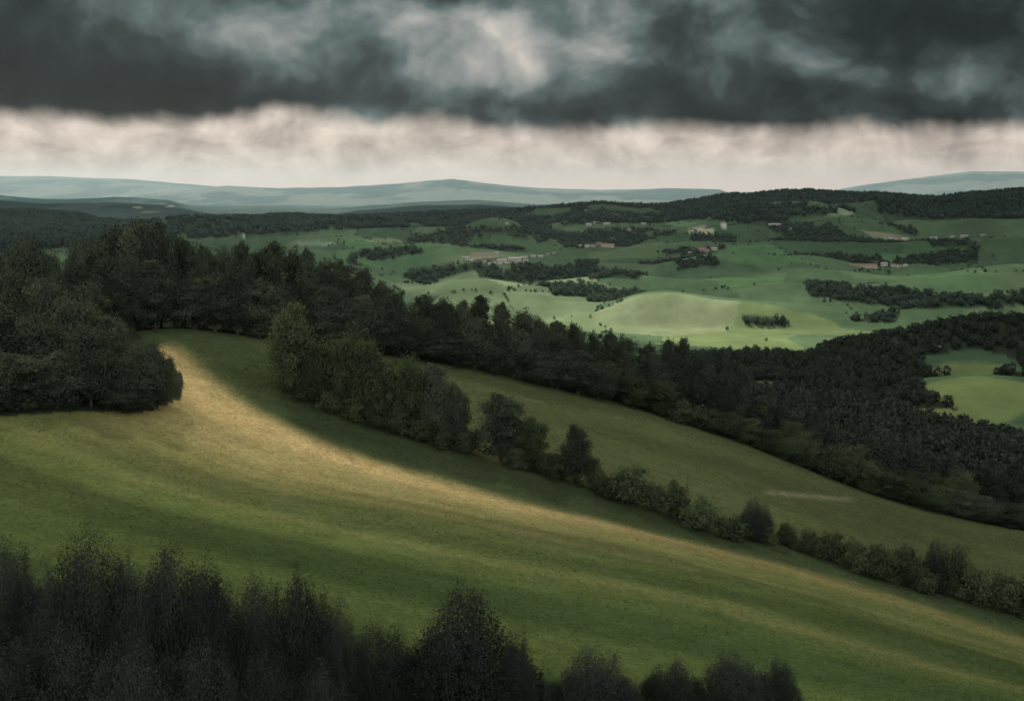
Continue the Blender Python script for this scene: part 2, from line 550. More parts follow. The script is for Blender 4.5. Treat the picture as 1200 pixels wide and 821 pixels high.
def cells(x, y):
    """which field a point lies in, and how near it is to the field's boundary"""
    wx = x + 60 * (fbm(x / 180, y / 180, 3, 3) - .5)
    wy = y + 90 * (fbm(x / 180 + 8, y / 180, 4, 3) - .5)
    cx, cy = wx / 165, wy / 205
    ix, iy = np.floor(cx), np.floor(cy)
    bd = np.full(x.shape, 9e9)
    bid = np.zeros(x.shape)
    sx_, sy_ = np.zeros(x.shape), np.zeros(x.shape)
    bd2 = np.full(x.shape, 9e9)
    for di in (-1, 0, 1):
        for dj in (-1, 0, 1):
            gx, gy = ix + di, iy + dj
            d = (gx + .15 + .7 * _hash(gx, gy, 1) - cx) ** 2 + (gy + .15 + .7 * _hash(gx, gy, 2) - cy) ** 2
            m = d < bd
            bd2 = np.where(m, bd, np.minimum(bd2, d))
            bd = np.where(m, d, bd)
            bid = np.where(m, _hash(gx, gy, 3), bid)
            sx_ = np.where(m, (gx + .15 + .7 * _hash(gx, gy, 1)) * 165, sx_)
            sy_ = np.where(m, (gy + .15 + .7 * _hash(gx, gy, 2)) * 205, sy_)
    return bid, np.sqrt(bd2) - np.sqrt(bd), sx_, sy_


def cover_far(x, y, z):
    # patchwork of fields: jittered cells
    bid, edge, fx, fy = cells(x, y)
    c = GREENS[np.minimum((bid * len(GREENS)).astype(int), len(GREENS) - 1)]
    c = .55 * c + .45 * GREENS.mean(0)
    c = c * (1 - .22 * sstep(3000, 3700, y) * (1 - sstep(6300, 6800, y)))[:, None]      # cloud shade on the ridge flank, painted as darker field colour
    px, py = project(x, y, z)
    vis = y > 50
    qx, qy = project(fx, fy, height(fx, fy))
    for (cx_, cy_, rx, ry, cc) in PATCHES:
        if rx > 30 and cy_ < 430:      # whole fields belong to a patch or not
            e = np.sqrt(((qx - cx_) / rx) ** 2 + ((qy - cy_) / ry) ** 2)
            w = (1 - sstep(.85, 1.1, e)) * vis * (.40 + .4 * (bid * 7 % 1))
        else:
            e = np.sqrt(((px - cx_) / rx) ** 2 + ((py - cy_) / ry) ** 2) + 1.2 * (fbm(x / 110 + cx_, y / 140, 51, 3) - .5)
            w = (1 - sstep(.80, .95, e)) * vis
        c = c * (1 - w[:, None]) + np.array(cc) * w[:, None]
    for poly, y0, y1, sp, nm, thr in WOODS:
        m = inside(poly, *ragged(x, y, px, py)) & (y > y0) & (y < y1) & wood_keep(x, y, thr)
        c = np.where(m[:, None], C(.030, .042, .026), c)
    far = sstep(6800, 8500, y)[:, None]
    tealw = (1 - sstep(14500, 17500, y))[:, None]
    cf = np.where((fbm(x / 900, y / 1400, 61, 4) > .52)[:, None], C(.060, .090, .090), C(.11, .135, .125)) * (1 - tealw * C(.45, .32, .30))  # haze tint painted in: pale on far ridges, darker teal on nearer ones
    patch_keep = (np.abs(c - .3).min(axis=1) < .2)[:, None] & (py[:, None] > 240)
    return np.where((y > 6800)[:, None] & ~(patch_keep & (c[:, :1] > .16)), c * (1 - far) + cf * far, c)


def cover_near(x, y, z):
    sd, al = strip_coords(x, y)
    warp = 5.0 * (fbm(al / 22, sd / 5, 91, 3) - .5)
    s = sd + warp
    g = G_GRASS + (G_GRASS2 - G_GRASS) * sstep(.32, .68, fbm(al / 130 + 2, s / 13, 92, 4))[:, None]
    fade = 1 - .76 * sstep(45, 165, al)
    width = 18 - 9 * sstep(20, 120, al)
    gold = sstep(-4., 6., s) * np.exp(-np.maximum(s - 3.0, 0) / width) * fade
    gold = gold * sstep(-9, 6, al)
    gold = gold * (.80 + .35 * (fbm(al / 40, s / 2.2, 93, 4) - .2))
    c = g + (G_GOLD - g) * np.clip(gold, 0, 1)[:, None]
    for off, wd, amp in ((17, 1.8, .20), (24, 2.4, .14), (46, 3.5, .10)):
        st = np.exp(-((s - off - .02 * al) / wd) ** 2) * amp * sstep(.3, .6, fbm(al / 70, off, 94, 3))
        c = c + (G_GOLD * .8 - c) * st[:, None]
    # verge between the strip and the hedge, and the field beyond it
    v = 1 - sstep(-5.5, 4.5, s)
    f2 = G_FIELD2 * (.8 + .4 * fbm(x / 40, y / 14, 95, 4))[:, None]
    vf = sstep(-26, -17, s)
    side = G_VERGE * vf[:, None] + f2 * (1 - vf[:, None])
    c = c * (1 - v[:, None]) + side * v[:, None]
    px, py = project(x, y, z)
    # thin bare track in the second field
    tr = np.exp(-((py - (577 + (px - 900) * .085)) / 2.6) ** 2) * sstep(890, 905, px) * (1 - sstep(985, 1010, px)) * (y > 255) * (y < 330)
    c = c + (C(.26, .23, .15) - c) * (.5 * tr)[:, None]
    # woodland floor behind the field edges
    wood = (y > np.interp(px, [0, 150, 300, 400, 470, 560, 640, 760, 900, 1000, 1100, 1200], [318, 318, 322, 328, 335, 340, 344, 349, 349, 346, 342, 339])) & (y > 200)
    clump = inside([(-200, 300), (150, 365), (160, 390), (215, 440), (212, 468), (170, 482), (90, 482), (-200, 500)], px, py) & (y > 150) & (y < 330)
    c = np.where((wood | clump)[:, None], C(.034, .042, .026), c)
    return c


def build_ground():
    half = np.concatenate([np.linspace(0, 24, 430), np.linspace(24, 60, 28)[1:], np.linspace(60, 180, 34)[1:]])
    az = np.radians(np.concatenate([-half[::-1][:-1], half[:-1]]))        # closes on itself
    r = 18 * (33000 / 18) ** np.linspace(0, 1, 1060)
    A, R = np.meshgrid(az, r)
    x, y = (R * np.sin(A)).ravel(), (R * np.cos(A)).ravel()
    z = height(x, y)
    nr = sstep(760, 1000, np.hypot(x, y))
    c = np.zeros((len(x), 3))
    m = nr < 1
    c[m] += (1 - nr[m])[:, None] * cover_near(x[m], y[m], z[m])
    m = nr > 0
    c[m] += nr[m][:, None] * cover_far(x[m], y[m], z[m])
    na, nrr = len(az), len(r)
    i, j = np.meshgrid(np.arange(na), np.arange(nrr - 1))
    i, j = i.ravel(), j.ravel()
    i2 = (i + 1) % na
    q = np.stack([j * na + i, j * na + i2, (j + 1) * na + i2, (j + 1) * na + i], 1)[:, ::-1]
    # close the middle under the camera with a small disc of thin quads
    cen = len(x)
    x, y, z = np.append(x, 0), np.append(y, 0), np.append(z, height(0., 0.))
    c = np.vstack([c, c[:1]])
    k = np.arange(0, na, 2)
    disc = np.stack([np.full(len(k), cen), k, (k + 1) % na, (k + 2) % na], 1)[:, ::-1]
    q = np.vstack([q, disc])
    me = mesh_np('ground', np.stack([x, y, z + CAMZ], 1), q, 4, True)
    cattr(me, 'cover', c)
    fattr(me, 'near', np.append(1 - nr, 1.))
    o = link('ground', me, M_GROUND)
    o['kind'] = 'structure'
    return float(z.min()), float(z.max())


G_LOW, G_HIGH = build_ground()
print('ground', G_LOW, G_HIGH)


# ------------------------------------------------------------------ trees
def rand_dirs(n, r):
    v = r.normal(size=(n, 3))
    return v / np.linalg.norm(v, axis=1, keepdims=True)


def leaf_quads(P, a, b_, r, up=None):
    """rhombic leaves at P with half lengths a, b_"""
    n = len(P)
    u = rand_dirs(n, r)
    if up is not None:
        u = u * .55 + up
        u /= np.linalg.norm(u, axis=1, keepdims=True)
    w = np.cross(u, rand_dirs(n, r))
    w /= np.linalg.norm(w, axis=1, keepdims=True) + 1e-9
    u, w = u * a[:, None], w * b_[:, None]
    V = np.stack([P + u, P + w, P - u, P - w], 1).reshape(-1, 3)
    return V, np.arange(4 * n).reshape(n, 4)


def tube(path, rad, k=6):
    V, Q = [], []
    path = np.array(path, float)
    for i, (p, q) in enumerate(zip(path, rad)):
        d = path[min(i + 1, len(path) - 1)] - path[max(i - 1, 0)]
        d /= np.linalg.norm(d) + 1e-9
        s = np.cross(d, [1, .3, 0])
        s /= np.linalg.norm(s) + 1e-9
        e = np.cross(d, s)
        for j in range(k):
            a = 2 * math.pi * j / k
            V.append(p + q * (math.cos(a) * s + math.sin(a) * e))
    for i in range(len(path) - 1):
        for j in range(k):
            Q.append((i * k + j, i * k + (j + 1) % k, (i + 1) * k + (j + 1) % k, (i + 1) * k + j))
    return np.array(V), np.array(Q)


def join(parts):
    V, Q, o = [], [], 0
    for v, q in parts:
        V.append(v)
        Q.append(q + o)
        o += len(v)
    return np.vstack(V), np.vstack(Q)


def limb(a, b_, r0, r1, r, bend=.12, n=5):
    a, b_ = np.array(a, float), np.array(b_, float)
    L = np.linalg.norm(b_ - a)
    off = r.normal(size=3) * L * bend
    t = np.linspace(0, 1, n)
    path = a + (b_ - a) * t[:, None] + off * (np.sin(t * math.pi))[:, None]
    return tube(path, r0 + (r1 - r0) * t)


def broadleaf(seed, H=14., Wd=9., low=.06, leaf=.26, clumps=95, per=85, pointed=0., fat=1., name='crown'):
    """crown as lobes of leaf clumps over a trunk that forks into limbs; returns (trunk mesh, crown mesh)"""
    r = np.random.default_rng(seed)
    z0 = H * low
    ch = H - z0
    nl = r.integers(9, 13)
    lob = []
    for i in range(nl):
        tz = (i + .5) / nl
        prof = (math.sin(math.pi * (.12 + .80 * tz)) ** .75) * (1 - pointed * tz * .6)
        a = i * 2.4 + r.uniform(-.5, .5)
        rr = Wd * .5 * prof * r.uniform(.35, .72)
        lob.append((np.array([rr * math.cos(a), rr * math.sin(a), z0 + ch * (.10 + .78 * tz)]), fat * Wd * (.17 + .13 * prof) * r.uniform(.8, 1.2)))
    lob.append((np.array([r.uniform(-.6, .6), r.uniform(-.6, .6), H - Wd * .2]), Wd * .2 * (1 - .3 * pointed)))
    vol = np.array([l[1] ** 2 for l in lob])
    pick = r.choice(len(lob), clumps, p=vol / vol.sum())
    P, T, O = [], [], []
    mid = np.array([0, 0, z0 + ch * .45])
    for k in pick:
        c, R = lob[k]
        d = rand_dirs(1, r)[0]
        d[2] = abs(d[2]) * .9 - .25 if r.random() < .7 else d[2]
        cc = c + d * R * r.uniform(.75, 1.08) * np.array([1, 1, 1.15])
        n = int(per * r.uniform(.6, 1.4))
        s = R * r.uniform(.22, .38)
        q = cc + r.normal(size=(n, 3)) * s * np.array([1, 1, .75])
        P.append(q)
        O.append((q - c) / R * .7 + (q - cc) / (s * 2.5) * .45 + (q - mid) / (ch * .5) * .5)
        T.append(np.clip(r.uniform(.25, .75) + r.normal(size=n) * .10, 0, 1))
    for c, R in lob:                     # inner leaves
        n = int(per * 2.2)
        P.append(c + rand_dirs(n, r) * (R * .75 * r.random((n, 1)) ** .4))
        O.append((P[-1] - c) / R + (P[-1] - mid) / (ch * .5) * .5)
        T.append(np.full(n, .3) + r.normal(size=n) * .1)
    P = np.vstack(P)
    T = np.clip(np.concatenate(T), 0, 1)
    P[:, 2] = np.maximum(P[:, 2], .15)
    a = leaf * r.uniform(.6, 1.45, len(P))
    V, Q = leaf_quads(P, a, a * .6, r)
    cm = mesh_np(name, V, Q, 4)
    fattr(cm, 'tint', T, 'FACE')
    O = np.vstack(O)
    vattr(cm, 'outward', O / (np.linalg.norm(O, axis=1, keepdims=True) + 1e-6))
    base = np.array([0, 0, -.8])
    fork = np.array([r.uniform(-.3, .3), r.uniform(-.3, .3), H * .28])
    tr = H * .022
    parts = [tube([base, base * .0 + [0, 0, .1], fork * .5, fork], [tr * 1.5, tr * 1.15, tr, tr * .85], 8),
             limb(fork, [0, 0, H * .86], tr * .8, tr * .12, r, .05, 6)]
    for c, R in lob[2:-1]:
        s = fork + (np.array([0, 0, H * .8]) - fork) * max(0., min(.7, (c[2] - fork[2]) / H - .05))
        parts.append(limb(s, c, tr * .42, tr * .08, r))
    V, Q = join(parts)
    return mesh_np('trunk', V, Q, 4, True), cm


def willow(seed, H=13., Wd=9., shoots=240, per=210, leaf=.092, dome=0, name='crown'):
    """many upright feathery shoots from a short stool"""
    r = np.random.default_rng(seed)
    P, U, T, stems = [], [], [], []
    nb = r.integers(3, 6)
    bumps = [(r.uniform(-.6, .6), r.uniform(-.5, .5), r.uniform(.72, 1.0)) for _ in range(nb)]
    if dome:
        bumps = [(-.25, .1, .93), (.28, -.1, .95)]
    bumps.append((r.uniform(-.15, .15), 0, 1.02))
    for i in range(shoots):
        a = r.uniform(0, 2 * math.pi)
        f = math.sqrt(r.random())
        ex, ey = f * math.cos(a), f * math.sin(a)
        top = max(h * math.exp(-((ex - bx) ** 2 + (ey - by) ** 2) / .30) for bx, by, h in bumps)
        Hs = H * max(.30, (.35 + .65 * top) * (1 - .28 * f * f)) * r.uniform(.80, 1.0)
        end = np.array([ex * Wd * .5, ey * Wd * .5, Hs])
        st = np.array([ex * Wd * .12, ey * Wd * .12, 0])
        n = int(per * (.5 + .6 * Hs / H) * r.uniform(.8, 1.2))
        t = 1 - r.random(n) ** 1.25 * .9
        bulge = np.array([ex, ey, 0]) * Wd * .16
        q = st + (end - st) * t[:, None] + bulge * np.sin(t * math.pi)[:, None]
        wdt = (.24 + .55 * (1 - t) ** .8)[:, None]
        q = q + r.normal(size=(n, 3)) * wdt * np.array([1, 1, 1.3])
        P.append(q)
        U.append(np.tile((end - st) / np.linalg.norm(end - st), (n, 1)) * .8)
        T.append(np.clip(r.uniform(.2, .8) + r.normal(size=n) * .14, 0, 1))
        if i % 6 == 0:
            tt = np.linspace(0, .8, 5)
            stems.append(tube(st + [0, 0, -.6] + (end - st) * tt[:, None] + bulge * np.sin(tt * math.pi)[:, None], .11 * (1 - tt) + .015, 5))
    for bx, by, h in bumps:              # dense inner foliage
        n = 1500
        q = rand_dirs(n, r) * r.random((n, 1)) ** .5 * np.array([Wd * .27, Wd * .27, H * h * .36]) + np.array([bx * Wd * .38, by * Wd * .38, H * h * .42])
        P.append(q)
        U.append(np.tile([0, 0, .8], (n, 1)))
        T.append(np.full(n, .25))
    P, U, T = np.vstack(P), np.vstack(U), np.concatenate(T)
    P[:, 2] = np.maximum(P[:, 2], .1)
    O = (P - np.array([0, 0, H * .4])) / np.array([Wd * .5, Wd * .5, H * .6]) + rand_dirs(len(P), r) * .35
    a = leaf * r.uniform(.7, 1.5, len(P))
    V, Q = leaf_quads(P, a, a * .38, r, U)
    cm = mesh_np(name, V, Q, 4)
    fattr(cm, 'tint', T, 'FACE')
    vattr(cm, 'outward', O / (np.linalg.norm(O, axis=1, keepdims=True) + 1e-6))
    V, Q = join(stems)
    return mesh_np('stem', V, Q, 4, True), cm


# kinds: list of (trunk, crown, H, W)
def variants(fn, n, s0, **kw):
    out = []
    for i in range(n):
        k = dict(kw)
        a, b_ = fn(s0 + i, **k)
        out.append((a, b_, k.get('H', 14.), k.get('Wd', 9.)))
    return out


V_ROUND = variants(broadleaf, 6, 100, H=14., Wd=10., clumps=150, per=115, leaf=.19)
V_TALL = variants(broadleaf, 5, 200, H=17., Wd=8., pointed=.25, clumps=165, per=110, leaf=.19, fat=1.2)
V_FOREST = variants(broadleaf, 4, 600, H=14., Wd=10., clumps=120, leaf=.24)
V_SLIM = variants(broadleaf, 2, 250, H=16., Wd=5., pointed=.5, clumps=150, per=70, leaf=.22, fat=1.55)
V_BUSH = variants(broadleaf, 4, 300, H=5., Wd=6., low=.02, clumps=60, per=60, leaf=.17)
V_PALE = variants(broadleaf, 5, 400, H=11., Wd=9., clumps=125, per=110, leaf=.18)
V_WILLOW = variants(willow, 6, 500) + variants(willow, 1, 520, dome=1)
for vs, mm in ((V_ROUND, M_LEAF_DARK), (V_TALL, M_LEAF_DARK), (V_FOREST, M_LEAF_FOREST), (V_SLIM, M_LEAF_DARK), (V_BUSH, M_LEAF_MID), (V_PALE, M_LEAF_MID), (V_WILLOW, M_LEAF_WILLOW)):
    for a, b_, _h, _w_ in vs:
        a.materials.append(M_STEM if vs is V_WILLOW else M_BARK)
        b_.materials.append(mm)

_count = [0]


def plant(name, vs, x, y, h, w, label, cat, group, k=None, stem='trunk'):
    """one plant: an Empty at its foot with trunk and crown"""
    _count[0] += 1
    tr, cr, H, Wd = vs[(_count[0] * 7 + 3) % len(vs) if k is None else k % len(vs)]
    e = bpy.data.objects.new(name, None)
    e.empty_display_size = .5
    col.objects.link(e)
    z = float(height(x, y))
    e.location = (x, y, CAMZ + z - .25)
    e.scale = (w / Wd, w / Wd, h / H)
    e.rotation_euler = (0, 0, float(rng.uniform(0, 6.28)))
    e['label'], e['category'] = label, cat
    if group:
        e['group'] = group
    link(stem, tr, None, e)
    link('crown', cr, None, e)
    return e


def plant_px(name, vs, px, top, wpx, Y, label, cat, group, base=None, **kw):
    """stand a plant at depth Y (or where photo row BASE meets the ground) so that it is as tall and wide as photographed"""
    if base is not None:
        g = ground_at(px, base)
        x, Y = g[0], g[1]
    else:
        x = at_depth(px, 400, Y)[0]
        x = (px - W0 / 2) / F * (Y * CP + 40 * SP) if Y < 400 else x
    z = float(height(x, Y))
    h = max(1.5, float(vz(top, Y)) - z)
    return plant(name, vs, x, Y, h, max(1.2, wpx / F * Y), label, cat, group, **kw)


ORD = ['first', 'second', 'third', 'fourth', 'fifth', 'sixth', 'seventh', 'eighth', 'ninth', 'tenth', 'eleventh', 'twelfth', 'thirteenth', 'fourteenth', 'fifteenth', 'sixteenth',
       'seventeenth', 'eighteenth', 'nineteenth', 'twentieth', 'twenty-first', 'twenty-second', 'twenty-third', 'twenty-fourth', 'twenty-fifth', 'twenty-sixth', 'twenty-seventh',
       'twenty-eighth', 'twenty-ninth', 'thirtieth', 'thirty-first', 'thirty-second', 'thirty-third', 'thirty-fourth', 'thirty-fifth', 'thirty-sixth', 'thirty-seventh', 'thirty-eighth', 'thirty-ninth', 'fortieth']

# --- the hedgerow running down across the middle of the fields: (px, top, width, base, kind, label)
HEDGE = [
    (342, 368, 64, 462, 'p', 'large round pale-topped tree at the upper end of the hedgerow'),
    (376, 402, 48, 474, 'p', 'round tree just below the largest pale-topped one in the hedgerow'),
    (402, 398, 46, 484, 'p', 'third tree down the hedgerow, greyish crown in the dense upper part'),
    (428, 402, 54, 492, 'p', 'tallest round tree midway in the dense upper part of the hedgerow'),
    (452, 424, 46, 500, 'p', 'fifth tree down the hedgerow, lower than its upper neighbour'),
    (478, 428, 50, 508, 'p', 'sixth tree down the hedgerow, in front of the bright second field'),
    (507, 426, 48, 516, 't', 'dark two-topped tree near the end of the dense upper hedgerow'),
    (532, 452, 42, 523, 'r', 'dark tree ending the dense upper hedgerow, before the first gap'),
    (586, 461, 60, 541, 't', 'dark tree standing between the two gaps of the hedgerow, widest there'),
    (625, 492, 46, 549, 'p', 'smaller tree leaning on the wide one between the two hedgerow gaps'),
    (676, 501, 46, 566, 'r', 'single mushroom-shaped tree after the second gap in the hedgerow'),
    (697, 545, 30, 574, 'b', 'low bush at the foot of the mushroom-shaped hedgerow tree'),
    (736, 551, 56, 590, 'b', 'broad bush just down the slope from the mushroom-shaped tree'),
    (765, 573, 34, 597, 'b', 'small bush between the broad bush and the upright rounded one'),
    (793, 566, 40, 606, 'b', 'upright rounded bush beside the clipped-looking ball bush'),
    (819, 590, 56, 620, 'b', 'smooth ball-shaped bush at the edge of the golden field'),
    (884, 577, 54, 632, 'w', 'loose feathery tree standing alone past the ball-shaped bush'),
    (896, 614, 28, 636, 'b', 'little dark bush at the foot of the loose feathery tree'),
    (921, 615, 28, 639, 'b', 'little round bush just past the loose feathery tree'),
    (946, 625, 34, 648, 'b', 'first low bush of the long low stretch of hedgerow'),
    (972, 628, 40, 656, 'b', 'second low bush of the long low stretch of hedgerow'),
    (1000, 638, 44, 666, 'b', 'third low bush of the long low stretch of hedgerow'),
    (1030, 640, 46, 678, 'b', 'fourth low bush of the long low stretch of hedgerow'),
    (1062, 646, 44, 686, 'b', 'bush under the tall lower tree at the end of the low hedgerow'),
    (1096, 622, 42, 692, 'w', 'tall loose tree near the lower end of the hedgerow'),
    (1118, 652, 40, 698, 'b', 'bush right after the tall loose tree at the lower hedgerow'),
    (1142, 664, 46, 707, 'b', 'second-last dark bush inside the frame on the lower hedgerow'),
    (1172, 676, 46, 715, 'b', 'last dark bush inside the frame on the lower hedgerow'),
    (1204, 684, 50, 724, 'b', 'dark bush cut by the right frame edge at the hedgerow end')]
KIND = {'r': ('broadleaf_tree', V_ROUND, 'tree'), 't': ('broadleaf_tree', V_TALL, 'tree'), 's': ('slender_tree', V_SLIM, 'tree'), 'p': ('broadleaf_tree', V_PALE, 'tree'), 'b': ('rounded_bush', V_BUSH, 'bush'),
        'w': ('feathery_tree', V_WILLOW, 'tree')}
for (px, top, w, base, kd, lab) in HEDGE:
    nm, vs, cat = KIND[kd]
    plant_px(nm, vs, px, top - 4, w * .86, 0, lab, cat, 'hedgerow between the two fields', base=base)
# undergrowth at the hedge foot, between its trees
for i, (px, base) in enumerate([(360, 470), (390, 483), (416, 492), (440, 500), (466, 508), (492, 516), (520, 524), (545, 531), (606, 549), (640, 556), (655, 561), (715, 584), (858, 632), (1012, 673), (1082, 694)]):
    plant_px('rounded_bush', V_BUSH, px, base - 26, 34, 0, f'low dark shrub at the hedgerow foot, {ORD[i]} from left', 'bush', 'undergrowth shrubs of the hedgerow', base=base)

# --- the tree line behind the second field (skyline row): px, top, width, metres behind the field edge
EDGE_PX = [-60, 0, 100, 150, 300, 400, 470, 560, 640, 760, 800, 900, 1000, 1100, 1200, 1330]
EDGE_Y = [300, 318, 320, 319, 323, 327, 332, 337, 341, 347, 347, 347, 344, 340, 337, 337]
SKY = [(98, 290, 50, 10, 'r'), (128, 270, 62, 14, 'r'), (160, 262, 66, 12, 'r'), (190, 267, 62, 10, 'r'), (216, 278, 46, 14, 'r'), (240, 288, 44, 8, 't'), (262, 298, 44, 10, 'r'),
       (286, 286, 38, 4, 't'), (304, 300, 34, 10, 'r'), (322, 284, 46, 6, 't'), (345, 296, 34, 8, 'r'), (361, 291, 26, 4, 's'), (380, 314, 44, 8, 'r'), (401, 309, 38, 6, 't'),
       (425, 320, 48, 6, 'r'), (450, 333, 52, 6, 'r'), (467, 348, 36, 5, 'r'), (497, 346, 46, 4, 't'), (520, 352, 38, 4, 'r'), (542, 353, 32, 4, 't'), (563, 348, 26, 5, 's'), (587, 356, 24, 3, 's'),
       (612, 367, 42, 4, 'r'), (632, 371, 34, 3, 'r'), (652, 377, 46, 4, 't'), (675, 383, 38, 4, 'r'), (697, 391, 38, 4, 'r'), (714, 387, 22, 8, 's'), (735, 402, 42, 5, 'r'), (760, 404, 36, 6, 'r'),
       (785, 402, 36, 10, 't'), (803, 400, 30, 12, 't'), (826, 409, 34, 10, 't'), (850, 416, 34, 10, 't'), (868, 424, 32, 10, 't')]
SHAPE = {'r': 'broad dark', 't': 'tall oval dark', 's': 'slim pointed'}
for i, (px, top, w, off, kd) in enumerate(SKY):
    nm, vs, cat = KIND[kd]
    Y = float(np.interp(px, EDGE_PX, EDGE_Y)) + off
    plant_px(nm, vs, px, top - rng.uniform(0, 7), w * .84, Y, f'{SHAPE[kd]} skyline tree above the second field, {ORD[i]} from left', 'tree', 'skyline trees along the top of the fields')
# lower front row of the same wood, along the field edge
i = 0
px = 158.
while px < 725:
    Y = float(np.interp(px, EDGE_PX, EDGE_Y)) - 1 + rng.uniform(-1, 2)
    top_sky = np.interp(px, [s[0] for s in SKY], [s[1] for s in SKY])
    zb = float(height((px - 600) / F * Y, Y))
    base_v = 225 - zb / Y * F
    top = base_v - (base_v - top_sky) * rng.uniform(.50, .78)
    kd = 'r' if rng.random() < .7 else 't'
    plant_px('broadleaf_tree', KIND[kd][1], px, top, rng.uniform(40, 56), Y, f'lower dark tree at the field edge below the skyline, {ORD[i]} from left', 'tree', 'front row of the wood at the field edge')
    i += 1
    px += rng.uniform(20, 27)

# --- the dark clump at the left
CLUMP = [(-8, 284, 56, 306), (34, 283, 62, 300), (68, 298, 44, 303), (92, 303, 44, 296), (14, 318, 60, 282), (58, 324, 60, 276), (106, 328, 54, 280), (102, 342, 40, 295), (-30, 330, 70, 270),
         (0, 352, 70, 252), (44, 362, 70, 250), (86, 357, 64, 254), (122, 360, 58, 258), (112, 380, 40, 262), (-40, 380, 80, 238), (20, 403, 78, 228), (68, 408, 72, 232), (108, 394, 62, 236),
         (120, 398, 54, 240), (172, 399, 58, 239), (192, 420, 36, 242), (152, 432, 48, 235), (-18, 420, 70, 222)]
for i, (px, top, w, Y) in enumerate(CLUMP):
    top = top + (rng.uniform(-14, 14) if i in (9, 10, 11, 12, 13, 15, 16, 17, 18, 21, 22) else 0)
    lab = {19: 'round dark tree at the outer end of the left clump, beside the golden strip', 20: 'small tree at the outer tip of the left clump', 0: 'tall dark tree cut by the left frame edge, top of the clump'}.get(
        i, f'dark tree packed in the left clump, {ORD[i]} counting forward from its back row')
    plant_px('broadleaf_tree', V_ROUND if i % 3 else V_TALL, px, top, w * .94, Y, lab, 'tree', 'dark clump of trees at the left edge')

# --- foreground willows along the bottom of the frame
FORE = [(12, 630, 80, 112), (62, 664, 76, 110), (110, 619, 112, 113), (152, 652, 70, 111), (202, 640, 118, 114), (248, 664, 76, 113), (300, 675, 92, 116), (355, 671, 92, 117), (398, 705, 52, 117), (441, 738, 84, 118),
        (543, 678, 164, 122), (606, 728, 44, 120), (690, 757, 108, 128), (640, 800, 44, 126), (790, 781, 74, 136), (868, 771, 100, 140), (912, 778, 56, 141), (494, 790, 50, 120), (740, 808, 40, 132)]
FLAB = ['feathery willow cut by the left frame edge at the bottom', 'lower feathery willow between the two taller ones at bottom left', 'tallest pointed willow of the bottom left thicket', 'half-hidden willow right of the tallest pointed one',
        'broad two-topped willow in the middle of the bottom left thicket', 'shoulder-like willow right of the broad two-topped one', 'rounded willow with ragged top in the bottom left thicket', 'upright willow next to last in the thicket, before the gap',
        'narrow willow at the right end of the thicket', 'low willow in front of the gap beside the big single one', 'big single bushy willow standing apart at the bottom centre', 'small side willow hugging the big single one', 'three-topped willow right of the big single one',
        'tiny willow top beside the three-topped one', 'single small willow top between the two wider ones at the bottom', 'wide willow top farthest but one to the right at the bottom', 'last willow top on the right at the bottom edge',
        'low sprout at the foot of the big single willow', 'lowest willow tip right of the three-topped one']
for i, (px, top, w, Y) in enumerate(FORE):
    plant_px('willow_shrub', V_WILLOW, px, top - (34 if px < 460 else 22), w * 1.12, Y, FLAB[i], 'shrub', 'willows along the bottom edge', stem='stem', k=6 if i == 10 else i % 6)
for i, (px, top, w, Y) in enumerate([(10, 720, 120, 92), (80, 700, 120, 95), (160, 715, 120, 93), (235, 720, 110, 97), (305, 735, 100, 100), (370, 752, 90, 102), (40, 780, 120, 82), (130, 770, 120, 82), (220, 780, 120, 85), (300, 790, 100, 89), (385, 795, 80, 95)]):
    plant_px('willow_shrub', V_WILLOW, px, top, w * 1.15, Y, f'dark low willow filling the front of the bottom left thicket, {ORD[i]} of these', 'shrub', 'willows along the bottom edge', stem='stem', k=(i + 2) % 6)

# --- the wood on the right slope
PALE = [(704, 420, 46, 344, 'p'), (744, 438, 40, 345, 'p'), (775, 444, 42, 346, 'p'), (803, 470, 44, 344, 'b'), (826, 478, 34, 345, 'b'), (850, 480, 40, 346, 'p'), (874, 488, 40, 348, 'p'), (900, 502, 46, 349, 'p'), (925, 512, 40, 347, 'p'), (948, 508, 46, 349, 'p'),
        (972, 524, 36, 346, 'b'), (994, 520, 48, 347, 'p'), (1018, 538, 40, 345, 'p'), (1042, 548, 44, 344, 'p'), (1070, 556, 44, 343, 'p'), (1098, 566, 44, 342, 'p'), (1126, 572, 46, 342, 'r'), (1156, 580, 46, 341, 'r'), (1186, 588, 48, 341, 'r'), (1215, 590, 50, 340, 'r')]
for i, (px, top, w, Y, kd) in enumerate(PALE):
    nm, vs, cat = KIND[kd]
    plant_px(nm, vs, px, top, w, Y, f'{"pale grey-green" if kd != "r" else "dark"} {cat} on the lower edge of the right-hand wood, {ORD[i]} from the left', cat, 'edge of the right-hand wood')

